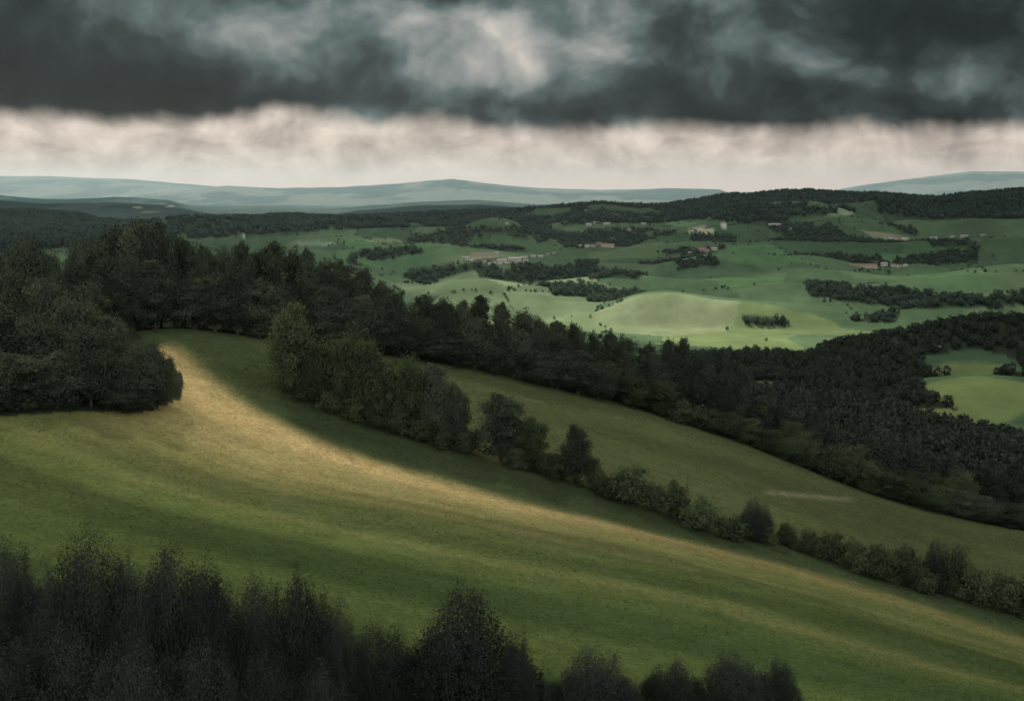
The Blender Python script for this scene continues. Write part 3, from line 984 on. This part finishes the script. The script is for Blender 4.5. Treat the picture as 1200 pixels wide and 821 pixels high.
pts = []
cand = np.stack([rng.uniform(-10, 330, 9000), rng.uniform(350, 720, 9000)], 1)
cz = height(cand[:, 0], cand[:, 1])
cpx, cpy = project(cand[:, 0], cand[:, 1], cz + 6)
ok = (cpx > 700) & (cpx < 1270) & (cand[:, 1] > np.interp(cpx, EDGE_PX, EDGE_Y) + 5)
ok &= ~((cpx < 760) & (cand[:, 1] > 420))
for p in cand[ok]:
    if all((p[0] - q[0]) ** 2 + (p[1] - q[1]) ** 2 > 6.8 ** 2 for q in pts):
        pts.append(p)
pts = np.array(sorted(pts, key=lambda p: p[1]))
N_IND = 165
for i, (x, y) in enumerate(pts[:N_IND]):
    u = rng.random()
    far = sstep(350, 450, y)
    pale = u < .45 * (1 - far)
    h = rng.uniform(8, 12) if pale else rng.uniform(9, 15)
    nm, vs = ('broadleaf_tree', V_PALE) if pale else ('broadleaf_tree', V_FOREST)
    lab, grp = ('pale bushy tree among the dark crowns of the right-hand wood', 'pale trees inside the right-hand wood') if pale else ('dark round-topped tree in the close canopy of the right-hand wood', 'dark canopy trees of the right-hand wood')
    plant(nm, vs, x, y, h, h * rng.uniform(.65, .9), lab, 'tree', grp)
rest = pts[N_IND:]


# ------------------------------------------------------------------ grass of the near fields
M_GRASS, t = material('grass')
gc = t.attr('blade', 'Color')
d = t.n('ShaderNodeBsdfDiffuse')
t.set(d.inputs[0], gc)
tr = t.n('ShaderNodeBsdfTranslucent')
t.set(tr.inputs[0], gc)
mx = t.n('ShaderNodeMixShader')
mx.inputs[0].default_value = .4
t.set(mx.inputs[1], d.outputs[0])
t.set(mx.inputs[2], tr.outputs[0])
t.set(t.n('ShaderNodeOutputMaterial').inputs[0], mx.outputs[0])
n = 120000
gy = np.sqrt(rng.uniform(95 ** 2, 335 ** 2, n))
gx = gy * rng.uniform(-.40, .40, n)
keep = fbm(gx / 7, gy / 7, 401, 3) > rng.uniform(.25, .7, n)
gx, gy = gx[keep], gy[keep]
gz = height(gx, gy)
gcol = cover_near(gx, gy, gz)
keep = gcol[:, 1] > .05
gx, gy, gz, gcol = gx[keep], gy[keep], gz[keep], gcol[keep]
n = len(gx)
B = 4
bx = np.repeat(gx, B) + rng.normal(size=n * B) * .16
by2 = np.repeat(gy, B) + rng.normal(size=n * B) * .16
bz = np.repeat(gz, B) + CAMZ - .06
bh = np.repeat(rng.uniform(.08, .26, n), B) * rng.uniform(.6, 1.2, n * B)
ang = rng.uniform(0, 6.28, n * B)
bw = rng.uniform(.05, .11, n * B)
lx, ly = rng.normal(size=n * B) * .13, rng.normal(size=n * B) * .13
base = np.stack([bx, by2, bz], 1)
side = np.stack([np.cos(ang) * bw, np.sin(ang) * bw, 0 * bw], 1)
tip = base + np.stack([lx, ly, bh], 1)
V = np.stack([base - side, base + side, tip], 1).reshape(-1, 3)
me = mesh_np('grass', V, np.arange(3 * n * B).reshape(-1, 3), 3)
cattr(me, 'blade', np.repeat(np.repeat(gcol, B, 0) * rng.uniform(1.1, 1.7, (n * B, 1)), 3, 0))
go = link('grass', me, M_GRASS)
go['kind'] = 'stuff'
go['label'] = 'short grass of the near hillside fields'


# ------------------------------------------------------------------ far woods (each wood one mass of many crowns)
def clump_template(seed, n, size):
    r = np.random.default_rng(seed)
    d = rand_dirs(n, r)
    P = d * (.55 + .45 * r.random((n, 1))) * np.array([.5, .5, .5]) + np.array([0, 0, .52])
    a = size * r.uniform(.7, 1.4, n)
    V, Q = leaf_quads(P, a, a * .75, r)
    T = np.clip(.5 + .25 * d[:, 2] * 0 + r.normal(size=n) * .2, 0, 1)
    return V, Q, T, d


def wood_mesh(name, X, Y, Z, H, Wd, n_leaf, leaf, mat, nt=8):
    tpl = [clump_template(900 + i, n_leaf, leaf) for i in range(nt)]
    Vs, Qs, Ts, Os, o = [], [], [], [], 0
    for i in range(len(X)):
        V, Q, T, D = tpl[rng.integers(nt)]
        a = rng.uniform(0, 6.28)
        ca, sa = math.cos(a), math.sin(a)
        v = np.empty_like(V)
        v[:, 0] = (V[:, 0] * ca - V[:, 1] * sa) * Wd[i] + X[i]
        v[:, 1] = (V[:, 0] * sa + V[:, 1] * ca) * Wd[i] + Y[i]
        v[:, 2] = V[:, 2] * H[i] + Z[i]
        Vs.append(v)
        Os.append(np.stack([D[:, 0] * ca - D[:, 1] * sa, D[:, 0] * sa + D[:, 1] * ca, D[:, 2]], 1))
        Qs.append(Q + o)
        o += len(V)
        Ts.append(np.clip(T + rng.uniform(-.25, .25), 0, 1))
    me = mesh_np(name, np.vstack(Vs), np.vstack(Qs), 4)
    fattr(me, 'tint', np.concatenate(Ts), 'FACE')
    vattr(me, 'outward', np.vstack(Os))
    ob = link(name, me, mat)
    ob['kind'] = 'stuff'
    return ob


zr = height(rest[:, 0], rest[:, 1])
hr = rng.uniform(9, 15, len(rest))
wood_mesh('woodland', rest[:, 0], rest[:, 1], zr + CAMZ, hr, hr * rng.uniform(.65, .9, len(rest)), 420, .06, M_LEAF_FOREST)['label'] = 'close dark canopy deeper in the right-hand wood'

by = {}
for poly, y0, y1, sp, nm, thr in WOODS:
    xs = [p[0] for p in poly]
    xa, xb = (min(xs) - 600) / F, (max(xs) - 600) / F
    n = int((xb - xa) * (y1 * y1 - y0 * y0) / 2 / (sp * sp))
    n = min(n, 60000)
    Y = np.sqrt(rng.uniform(y0 * y0, y1 * y1, n))
    X = Y * rng.uniform(xa, xb, n)
    Z = height(X, Y)
    px, py = project(X, Y, Z)
    m = inside(poly, *ragged(X, Y, px, py)) & wood_keep(X, Y, thr)
    by.setdefault(nm, []).append(np.stack([X[m], Y[m], Z[m], np.full(m.sum(), sp)], 1))
# hedges and lone trees scattered over the valley fields
n = 130000
Y = np.sqrt(rng.uniform(1500 ** 2, 4700 ** 2, n))
X = Y * rng.uniform(-.40, .40, n)
_bid, edge_d, _fx, _fy = cells(X, Y)
m = (edge_d < .017) & (fbm(X / 230, Y / 300 + 7, 89, 3) > .47)
m |= (rng.random(n) < .0016) & (fbm(X / 400, Y / 500 + 7, 90, 2) > .5)
X, Y = X[m], Y[m]
by['valley_woodland'].append(np.stack([X, Y, height(X, Y), np.full(len(X), 4.2)], 1))
WLAB = {'hillside_woodland': 'dark wooded hillside beyond the near wood', 'valley_woodland': 'dark belts of woodland between the valley fields', 'ridge_woodland': 'dark forest covering the long ridge'}
for nm, arr in by.items():
    a = np.vstack(arr)
    nn = len(a)
    hh = np.where(a[:, 3] < 5, rng.uniform(3, 6.5, nn), rng.uniform(5, 11, nn)) if nm != 'ridge_woodland' else rng.uniform(9, 18, nn)
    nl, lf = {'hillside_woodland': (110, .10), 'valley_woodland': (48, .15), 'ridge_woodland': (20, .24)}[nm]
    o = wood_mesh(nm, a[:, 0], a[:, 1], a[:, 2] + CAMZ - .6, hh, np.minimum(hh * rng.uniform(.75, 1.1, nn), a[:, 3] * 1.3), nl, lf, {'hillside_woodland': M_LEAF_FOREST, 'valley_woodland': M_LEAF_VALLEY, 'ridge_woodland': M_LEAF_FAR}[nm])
    o['label'] = WLAB[nm]
    print(nm, nn)


# ------------------------------------------------------------------ houses
def house(px, base, wpx, hpx, wall, roof, label, group, yaw=0., depth=.55):
    g = ground_at(px, base, 700)
    if g is None:
        return
    x, y, z = g
    Wm, Hm = .94 * wpx / F * y, .86 * hpx / F * y
    D = min(max(5., Wm * depth), 13.)
    eave, rise = Hm * .66, Hm * .34
    e = bpy.data.objects.new('farmhouse', None)
    col.objects.link(e)
    e.location = (x, y, CAMZ + z - .8)
    e.rotation_euler = (0, 0, yaw)
    e['label'], e['category'], e['group'] = label, 'house', group
    a, d, zz = Wm / 2, D / 2, eave + .8
    V = [(-a, -d, -3), (a, -d, -3), (a, d, -3), (-a, d, -3), (-a, -d, zz), (a, -d, zz), (a, d, zz), (-a, d, zz), (-a, 0, zz + rise), (a, 0, zz + rise)]
    me = bpy.data.meshes.new('wall')
    me.from_pydata(V, [], [(0, 1, 5, 4), (2, 3, 7, 6), (1, 2, 6, 9, 5), (3, 0, 4, 8, 7), (3, 2, 1, 0)])
    link('wall', me, M_WALL[wall], e)
    o_, th = .5, .3
    sl = rise / d
    R = []
    for k in (0, th):
        R += [(-a - o_, -d - o_, zz - sl * o_ + k + .02), (a + o_, -d - o_, zz - sl * o_ + k + .02), (a + o_, 0, zz + rise + k + .02), (-a - o_, 0, zz + rise + k + .02),
              (-a - o_, d + o_, zz - sl * o_ + k + .02), (a + o_, d + o_, zz - sl * o_ + k + .02)]
    me = bpy.data.meshes.new('roof')
    me.from_pydata(R, [], [(6, 7, 8, 9), (9, 8, 11, 10), (3, 2, 1, 0), (4, 5, 2, 3), (0, 1, 7, 6), (5, 4, 10, 11), (1, 2, 8, 7), (2, 5, 11, 8), (3, 0, 6, 9), (4, 3, 9, 10)])
    link('roof', me, M_ROOF[roof], e)
    nwin = int(min(8, max(2, Wm / 4.5)))
    me0 = bpy.data.meshes.new('window')
    me0.from_pydata([(-.55, -.03, -.8), (.55, -.03, -.8), (.55, -.03, .8), (-.55, -.03, .8), (-.55, .1, -.8), (.55, .1, -.8), (.55, .1, .8), (-.55, .1, .8)], [],
                    [(0, 1, 2, 3), (0, 3, 7, 4), (1, 5, 6, 2), (3, 2, 6, 7), (0, 4, 5, 1), (5, 4, 7, 6)])
    for k in range(nwin):
        wv = link('window', me0, M_GLASS, e)
        wv.location = (-a + (k + .5) * 2 * a / nwin, -d, .8 + eave * .55)


V1 = 'hamlet on the terrace in mid valley'
HOUSES = [
    (566, 301.5, 30, 6.5, 'cream', 'brown', 'long cream building with brown roof on top of the mid-valley hamlet', V1, .05),
    (582.5, 301, 4, 7, 'white', 'pale', 'narrow white block at the right end of the long cream building', V1, 0),
    (543, 303.5, 5, 3.5, 'white', 'pale', 'leftmost small white house of the mid-valley hamlet', V1, .3), (548.5, 304.5, 6, 4.5, 'white', 'pale', 'bright white house just left below the long cream building', V1, -.3),
    (554, 306, 7, 2.4, 'cream', 'pale', 'low house on the curving lane under the long cream building', V1, -.3), (561, 308, 7, 2.2, 'white', 'pale', 'low pale house farther along the curving lane of the hamlet', V1, -.2),
    (569, 307.5, 5, 3, 'white', 'grey', 'small house in the middle of the lower lane of the hamlet', V1, .1), (574, 310, 5, 2.6, 'white', 'pale', 'lowest white house on the lower lane of the hamlet', V1, .1), (579, 309.5, 4, 2.6, 'cream', 'pale', 'cream house next to the lowest white one', V1, .1),
    (586, 309.5, 6, 2.2, 'white', 'grey', 'grey-roofed house right of the cream one on the lower lane', V1, .05), (594, 309, 6, 2.2, 'stone', 'pale', 'stone-coloured house midway on the lower lane', V1, .08), (602, 308.5, 6, 2.2, 'white', 'grey', 'second grey-roofed house on the lower lane', V1, .1),
    (609, 308, 6, 2.2, 'stone', 'grey', 'stone house near the right end of the lower lane', V1, .12), (616, 307.5, 6, 4.2, 'white', 'pale', 'taller white house ending the lower lane', V1, .1),
    (588, 305.5, 12, 2.2, 'white', 'pale', 'first long pale shed on the upper lane of the hamlet', V1, .14), (603, 304, 16, 3, 'white', 'pale', 'longest pale shed on the upper lane of the hamlet', V1, .16), (614, 302, 8, 2, 'white', 'pale', 'last pale shed at the upper lane end', V1, .16),
    (625, 301.5, 5, 3, 'white', 'pale', 'white house first along the lane leaving the hamlet', V1, 0), (633.5, 301.5, 6, 3, 'white', 'pale', 'white house second along the lane leaving the hamlet', V1, 0), (642, 298.5, 4, 2.4, 'stone', 'grey', 'grey stone house near the trees past the hamlet', V1, 0),
    (649, 297.5, 4, 2.2, 'stone', 'grey', 'last grey stone house past the hamlet', V1, 0)]
V2 = 'farm group under the ridge'
HOUSES += [(681, 289, 6, 2.6, 'stone', 'grey', 'leftmost stone house of the farm under the ridge', V2, 0), (688, 289.5, 6, 3.4, 'white', 'grey', 'pale house beside the leftmost stone one under the ridge', V2, 0), (695, 289, 6, 3, 'pink', 'brown', 'pinkish house in the middle of the farm under the ridge', V2, 0),
           (702, 286, 6, 3, 'stone', 'brown', 'brown house set back in the farm under the ridge', V2, 0), (712, 289.5, 16, 4.4, 'cream', 'red', 'long cream farmhouse at the right of the farm under the ridge', V2, 0)]
V3 = 'houses among the trees on the ridge'
HOUSES += [(691, 249, 12, 3.2, 'stone', 'grey', 'wide grey house on the ridge top among dark trees', V3, 0), (716, 252.5, 11, 3.6, 'pink', 'red', 'pinkish house below the ridge top', V3, 0), (723, 254, 5, 4, 'pink', 'brown', 'narrow pinkish house beside the wider one on the ridge', V3, 0), (690, 264.5, 7, 3.4, 'stone', 'grey', 'lower left grey house on the ridge flank', V3, 0),
           (699, 261.5, 7, 2.6, 'stone', 'grey', 'middle grey house on the ridge flank', V3, 0), (711, 263, 8, 2.6, 'stone', 'grey', 'right grey house on the ridge flank', V3, 0), (729, 270, 4, 2.4, 'stone', 'grey', 'small house lowest on the ridge flank', V3, 0), (737, 270, 5, 2.4, 'stone', 'grey', 'small house right of the lowest one on the ridge flank', V3, 0), (754, 263, 6, 2.4, 'stone', 'grey', 'single grey house in the trees right of the ridge group', V3, 0)]
V4 = 'pink farm beside the tree belt'
HOUSES += [(823, 294.5, 9, 5.5, 'pink', 'red', 'tall pink farmhouse beside the dark tree belt', V4, .2), (829, 295, 5, 4, 'pink', 'red', 'lower wing house attached beside the tall pink farmhouse', V4, 0), (836.5, 293, 8, 3.8, 'cream', 'pale', 'cream barn right of the pink farmhouse', V4, 0), (808, 296.5, 4, 2, 'stone', 'pale', 'tiny pale house left of the pink farmhouse', V4, 0)]
V5 = 'farm on the tan field'
HOUSES += [(1043, 281, 5, 3, 'white', 'pale', 'left white house on the tan field', V5, 0), (1049, 280.5, 5, 3.4, 'white', 'brown', 'brown-roofed white house on the tan field', V5, 0), (1060, 282, 8, 4, 'cream', 'pale', 'cream house at the middle of the tan field', V5, 0), (1094, 279.5, 9, 2, 'white', 'pale', 'long low white house at the tip of the tan field', V5, 0),
           (1116, 278, 6, 2, 'stone', 'grey', 'grey house right of the tan field', V5, 0), (1130, 277, 10, 2, 'stone', 'grey', 'wide grey house farther right of the tan field', V5, 0), (1152, 276, 6, 2, 'stone', 'grey', 'last grey house right of the tan field', V5, 0)]
V6 = 'roadside row on the right hillside'
HOUSES += [(1011, 312.5, 35, 4.2, 'cream', 'red', 'very long cream farm building with red roof on the right hillside', V6, 0), (1036, 311.5, 8, 5, 'white', 'grey', 'grey-roofed house beside the very long cream building', V6, 0), (1047, 312, 7, 3.6, 'white', 'red', 'red-roofed white house in the roadside row', V6, 0),
           (1055, 312.5, 7, 3, 'white', 'red', 'second red-roofed white house in the roadside row', V6, 0), (1061, 312, 5, 3, 'white', 'pale', 'pale house ending the roadside row', V6, 0)]
V7 = 'lone far houses'
HOUSES += [(910, 264, 19, 2.4, 'white', 'pale', 'long low greenhouse-like building high on the right ridge flank', V7, 0), (1099, 408, 6, 3, 'white', 'grey', 'lone white house in the dark wooded hillside', V7, 0), (1093, 346, 7, 2.6, 'stone', 'red', 'lone house by the tree belt on the right', V7, 0), (927, 269, 5, 2.2, 'stone', 'grey', 'small grey house near the greenhouse-like building', V7, 0),
           (944, 268, 6, 2.2, 'stone', 'grey', 'small grey house right of the greenhouse-like building', V7, 0), (594, 263, 4, 2.6, 'stone', 'pale', 'lone pale house under the wooded ridge above the hamlet', V7, 0)]
for hs in HOUSES:
    house(*hs)

# ------------------------------------------------------------------ unseen cloud deck, added to shade the land and light chosen fields
SUN_AZ, SUN_EL = math.radians(-26), math.radians(40)
SUN = np.array([math.sin(SUN_AZ) * math.cos(SUN_EL), math.cos(SUN_AZ) * math.cos(SUN_EL), math.sin(SUN_EL)])


def deck_z(x, y):
    return 600. + np.maximum(y - 900., 0) * .135


def deck_xy(px, py):
    g = ground_at(px, py)
    s = 900.
    for _ in range(40):
        s = (deck_z(0, g[1] + SUN[1] * s) - g[2]) / SUN[2]
    return g[0] + SUN[0] * s, g[1] + SUN[1] * s


GAPS = [  # holes shaped to let sun onto chosen fields: photo point, half sizes in metres (across, along), rotation, strength
    (285, 478, 58, 42, -.50, 1.), (420, 540, 60, 42, -.50, 1.), (560, 600, 60, 36, -.48, .95), (760, 645, 58, 26, -.50, .85), (960, 690, 50, 22, -.5, .45),
    (590, 660, 85, 32, -.4, .7), (580, 475, 75, 40, -.5, .85), (800, 560, 60, 28, -.5, .5), (250, 446, 26, 26, -.6, .8),
    (610, 350, 300, 300, 0, .9), (800, 372, 260, 210, 0, .95), (880, 400, 150, 110, 0, .8), (1110, 455, 90, 70, 0, .65), (890, 300, 200, 150, 0, .4), (480, 300, 300, 300, 0, .55), (1060, 322, 220, 150, 0, .3), (570, 304, 160, 120, 0, .6)]
gx0, gy0 = deck_xy(560, 600)


def axis(lo, hi, c, fine_half=420, fine=14., coarse=70.):
    return np.concatenate([np.arange(lo, c - fine_half, coarse), np.arange(c - fine_half, c + fine_half, fine), np.arange(c + fine_half, hi, coarse)])


ax, ay = axis(-8500, 7500, gx0), axis(-500, 13600, gy0)
DX, DY = np.meshgrid(ax, ay)
dx, dy = DX.ravel(), DY.ravel()
dens = .80 - .50 * sstep(2300, 3200, dy) * (1 - .85 * sstep(3600, 4700, dy)) + .12 * sstep(200, 900, dx) * sstep(2600, 3200, dy) + .5 * (fbm(dx / 1500, dy / 1500, 301, 5) - .5)
for (px, py, ra, rb, rot, st) in GAPS:
    cx, cy = deck_xy(px, py)
    c_, s_ = math.cos(rot), math.sin(rot)
    qx = ((dx - cx) * c_ + (dy - cy) * s_) / ra
    qy = (-(dx - cx) * s_ + (dy - cy) * c_) / rb
    dens = dens * (1 - st * np.exp(-((qx * qx + qy * qy) ** 1.5)))
dens = np.clip(dens, 0, .93)
bot = deck_z(dx, dy) + CAMZ + 120 * (fbm(dx / 700, dy / 700, 311, 5) - .5)
topz = bot + 120 + 260 * fbm(dx / 600, dy / 600, 321, 4)
nxd, nyd = len(ax), len(ay)
i, j = np.meshgrid(np.arange(nxd - 1), np.arange(nyd - 1))
q0 = (j * nxd + i).ravel()
Q = np.stack([q0, q0 + 1, q0 + nxd + 1, q0 + nxd], 1)
N = nxd * nyd
rim = np.concatenate([np.arange(nxd - 1), (np.arange(nyd - 1) * nxd + nxd - 1), (nyd - 1) * nxd + np.arange(nxd - 1, 0, -1), np.arange(nyd - 1, 0, -1) * nxd])
rim2 = np.roll(rim, -1)
S = np.stack([rim, rim2, rim2 + N, rim + N], 1)
me = mesh_np('cloud_shade_deck', np.vstack([np.stack([dx, dy, bot], 1), np.stack([dx, dy, topz], 1)]), np.vstack([Q[:, ::-1], Q + N, S]), 4, True)
fattr(me, 'cloud_cover', np.concatenate([dens, dens]))
M_CLOUD, t = material('cloud')
al = t.attr('cloud_cover')
tp = t.n('ShaderNodeBsdfTransparent')
tl = t.n('ShaderNodeBsdfTranslucent')
tl.inputs[0].default_value = (.72, .76, .78, 1)
df = t.n('ShaderNodeBsdfDiffuse')
df.inputs[0].default_value = (.72, .76, .78, 1)
m1 = t.n('ShaderNodeMixShader')
m1.inputs[0].default_value = .5
t.set(m1.inputs[1], tl.outputs[0])
t.set(m1.inputs[2], df.outputs[0])
m2 = t.n('ShaderNodeMixShader')
t.set(m2.inputs[0], al)
t.set(m2.inputs[1], tp.outputs[0])
t.set(m2.inputs[2], m1.outputs[0])
t.set(t.n('ShaderNodeOutputMaterial').inputs[0], m2.outputs[0])
o = link('cloud_shade_deck', me, M_CLOUD)
o['kind'] = 'structure'

# ------------------------------------------------------------------ haze over the whole country
me = bpy.data.meshes.new('haze')
hx, hz0, hz1 = 34000., CAMZ + G_LOW - 4, CAMZ + min(max(G_HIGH + 12, 40), 540)
me.from_pydata([(-hx, -hx, hz0), (hx, -hx, hz0), (hx, hx, hz0), (-hx, hx, hz0), (-hx, -hx, hz1), (hx, -hx, hz1), (hx, hx, hz1), (-hx, hx, hz1)], [],
               [(3, 2, 1, 0), (4, 5, 6, 7), (0, 1, 5, 4), (1, 2, 6, 5), (2, 3, 7, 6), (3, 0, 4, 7)])
M_HAZE, t = material('haze')
pv = t.n('ShaderNodeVolumePrincipled')
pv.inputs['Color'].default_value = (.58, .75, .79, 1)
pv.inputs['Density'].default_value = 2.1e-5
pv.inputs['Anisotropy'].default_value = .5
t.set(t.n('ShaderNodeOutputMaterial').inputs['Volume'], pv.outputs[0])
o = link('haze', me, M_HAZE)
o['kind'] = 'stuff'

# ------------------------------------------------------------------ world: storm sky
REAR = 1.1
w = bpy.data.worlds.new('World')
sc.world = w
w.use_nodes = True
t = NT(w.node_tree)
tc = t.n('ShaderNodeTexCoord')
sx = t.n('ShaderNodeSeparateXYZ')
t.set(sx.inputs[0], tc.outputs['Generated'])
az = t.m('ARCTAN2', sx.outputs[0], sx.outputs[1])
el = t.m('ARCSINE', sx.outputs[2])
u = t.m('MULTIPLY', az, 16.48)            # hundreds of photo pixels right of the view axis
v = t.m('MULTIPLY', el, 16.48)            # hundreds of photo pixels above the horizon
P = t.xyz(u, v, 0.)
# wisps pull the coordinates about
w1 = t.noise(t.vm('MULTIPLY', P, (.7, .9, 1.)), 1., 4., .5)
w2 = t.noise(t.vm('ADD', t.vm('MULTIPLY', P, (.7, .9, 1.)), (11.3, 5.7, 2.)), 1., 4., .5)
wv = t.xyz(t.m('MULTIPLY', t.m('SUBTRACT', w1, .5), .8), t.m('MULTIPLY', t.m('SUBTRACT', w2, .5), .7), 0.)
PW = t.vm('ADD', P, wv)
n_big = t.noise(t.vm('MULTIPLY', PW, (.62, 1.0, 1.)), 1., 3., .5)
n_mid = t.noise(t.vm('MULTIPLY', PW, (1.4, 1.9, 1.)), 1., 5., .5)
n_str = t.noise(t.vm('MULTIPLY', PW, (3.0, .6, 1.)), 1., 3., .5)
val = t.m('ADD', t.m('MULTIPLY', t.m('SUBTRACT', n_big, .5), .9), t.m('MULTIPLY', t.m('SUBTRACT', n_mid, .5), 1.25))
val = t.m('ADD', val, t.m('MULTIPLY', t.m('SUBTRACT', n_str, .5), .20))
val = t.m('ADD', val, .30)
for (bx, by_, rx, ry, amp) in [(345, 40, 50, 70, .30), (470, 35, 70, 55, .28), (572, 60, 60, 60, .42), (655, 50, 80, 55, .34), (470, 88, 26, 22, .16), (800, 50, 120, 55, .10), (230, 20, 110, 60, .05),
                               (340, 78, 30, 26, .14), (110, 106, 200, 50, -.62), (20, 50, 90, 60, -.16), (1080, 35, 200, 60, -.36), (525, -8, 60, 20, -.30), (720, 122, 200, 26, -.26), (330, 118, 130, 20, -.24), (1000, 128, 230, 22, -.22), (1130, 92, 90, 22, .14)]:
    d = t.vm('MULTIPLY', t.vm('SUBTRACT', PW, ((bx - 600) / 100, (225 - by_) / 100, 0.)), (100. / rx, 100. / ry, 0.))
    L = t.vm('LENGTH', d)
    g = t.m('EXPONENT', t.m('MULTIPLY', t.m('MULTIPLY', L, L), -1.))
    val = t.m('MULTIPLY_ADD', g, amp, val)
val = t.m('ADD', val, t.mr(v, 2.6, 9., 0., .22))
bank = t.ramp(t.mr(val, -.40, 1.05, 0., 1., 'LINEAR'), [(.0, (.003, .004, .005)), (.24, (.008, .011, .012)), (.40, (.022, .029, .030)), (.575, (.068, .094, .093)), (.77, (.205, .215, .205)), (1., (.44, .40, .36))])
bank = t.mix(t.mr(v, 2.7, 6.), bank, t.mix(1., bank, (.80, 1.02, 1.22, 1), 'MULTIPLY'))
# pale band under the bank
n_b1 = t.noise(t.vm('MULTIPLY', PW, (1.5, 2.3, 1.)), 1., 6., .55)
n_b2 = t.noise(t.vm('MULTIPLY', PW, (3.0, .8, 1.)), 1., 4., .5)
bv = t.m('ADD', t.m('MULTIPLY', n_b1, .74), t.m('MULTIPLY', n_b2, .26))
band_hi = t.ramp(bv, [(.36, (.29, .245, .215)), (.50, (.465, .40, .345)), (.62, (.61, .53, .462))])
band = t.mix(t.mr(v, .42, .03), band_hi, (.57, .44, .375, 1))
# ragged lower edge
edge = t.m('MULTIPLY_ADD', u, -.010, .765)
hump = t.m('SUBTRACT', u, -2.55)
edge = t.m('ADD', edge, t.m('MULTIPLY', t.m('EXPONENT', t.m('MULTIPLY', t.m('MULTIPLY', hump, hump), -1.8)), .10))
n_e = t.noise(t.vm('MULTIPLY', P, (.9, .35, 1.)), 1., 3., .5)
n_e2 = t.noise(t.vm('MULTIPLY', PW, (2.6, 1.6, 1.)), 1., 5., .55)
edge = t.m('ADD', edge, t.m('ADD', t.m('MULTIPLY', t.m('SUBTRACT', n_e, .5), .42), t.m('MULTIPLY', t.m('SUBTRACT', n_e2, .5), .20)))
dv = t.m('SUBTRACT', v, edge)
mask = t.mr(dv, -.15, .12)
cl = t.mix(mask, band, bank)
cl = t.mix(t.m('GREATER_THAN', v, 0.), (.10, .12, .10, 1), cl)
# bright sky added behind the camera to lift the trees' facing sides
rear = t.m('MULTIPLY', t.mr(t.m('MULTIPLY', sx.outputs[1], -1.), -.15, .45), t.mr(v, 0., 1.2))
cl = t.mix(rear, cl, (REAR * .97, REAR, REAR * .97, 1))
sky = t.n('ShaderNodeTexSky')
sky.sky_type = 'NISHITA'
sky.sun_disc = False
sky.sun_elevation = SUN_EL
sky.sun_rotation = SUN_AZ
b1 = t.n('ShaderNodeBackground')
t.set(b1.inputs[0], sky.outputs[0])
b1.inputs[1].default_value = .06
b2 = t.n('ShaderNodeBackground')
t.set(b2.inputs[0], cl)
b2.inputs[1].default_value = 1.
ms = t.n('ShaderNodeMixShader')
ms.inputs[0].default_value = .985
t.set(ms.inputs[1], b1.outputs[0])
t.set(ms.inputs[2], b2.outputs[0])
t.set(t.n('ShaderNodeOutputWorld').inputs[0], ms.outputs[0])

# ------------------------------------------------------------------ sun, camera, render
sd_ = bpy.data.lights.new('sun', 'SUN')
sd_.energy = 5.0
sd_.angle = math.radians(2.)
sd_.color = (1., .93, .82)
so = bpy.data.objects.new('sun', sd_)
col.objects.link(so)
from mathutils import Vector
so.rotation_euler = Vector(SUN).to_track_quat('Z', 'Y').to_euler()
so.location = (0, 0, 600)

cam = bpy.data.cameras.new('camera')
cam.sensor_width = 36.
cam.lens = 36. * F / W0
cam.clip_start = .5
cam.clip_end = 120000
co = bpy.data.objects.new('camera', cam)
col.objects.link(co)
co.location = (0, 0, CAMZ)
co.rotation_euler = (math.pi / 2 - PITCH, 0, 0)
sc.camera = co
vs_ = sc.view_settings
sc.display_settings.display_device = 'sRGB'
vs_.view_transform = 'Standard'
vs_.look = 'None'
vs_.exposure = .66
vs_.gamma = 1.
sc.render.engine = 'CYCLES'
cy = sc.cycles
cy.use_denoising = True
cy.max_bounces = 6
cy.diffuse_bounces = 2
cy.transmission_bounces = 3
cy.transparent_max_bounces = 12
cy.volume_bounces = 0
cy.use_adaptive_sampling = True
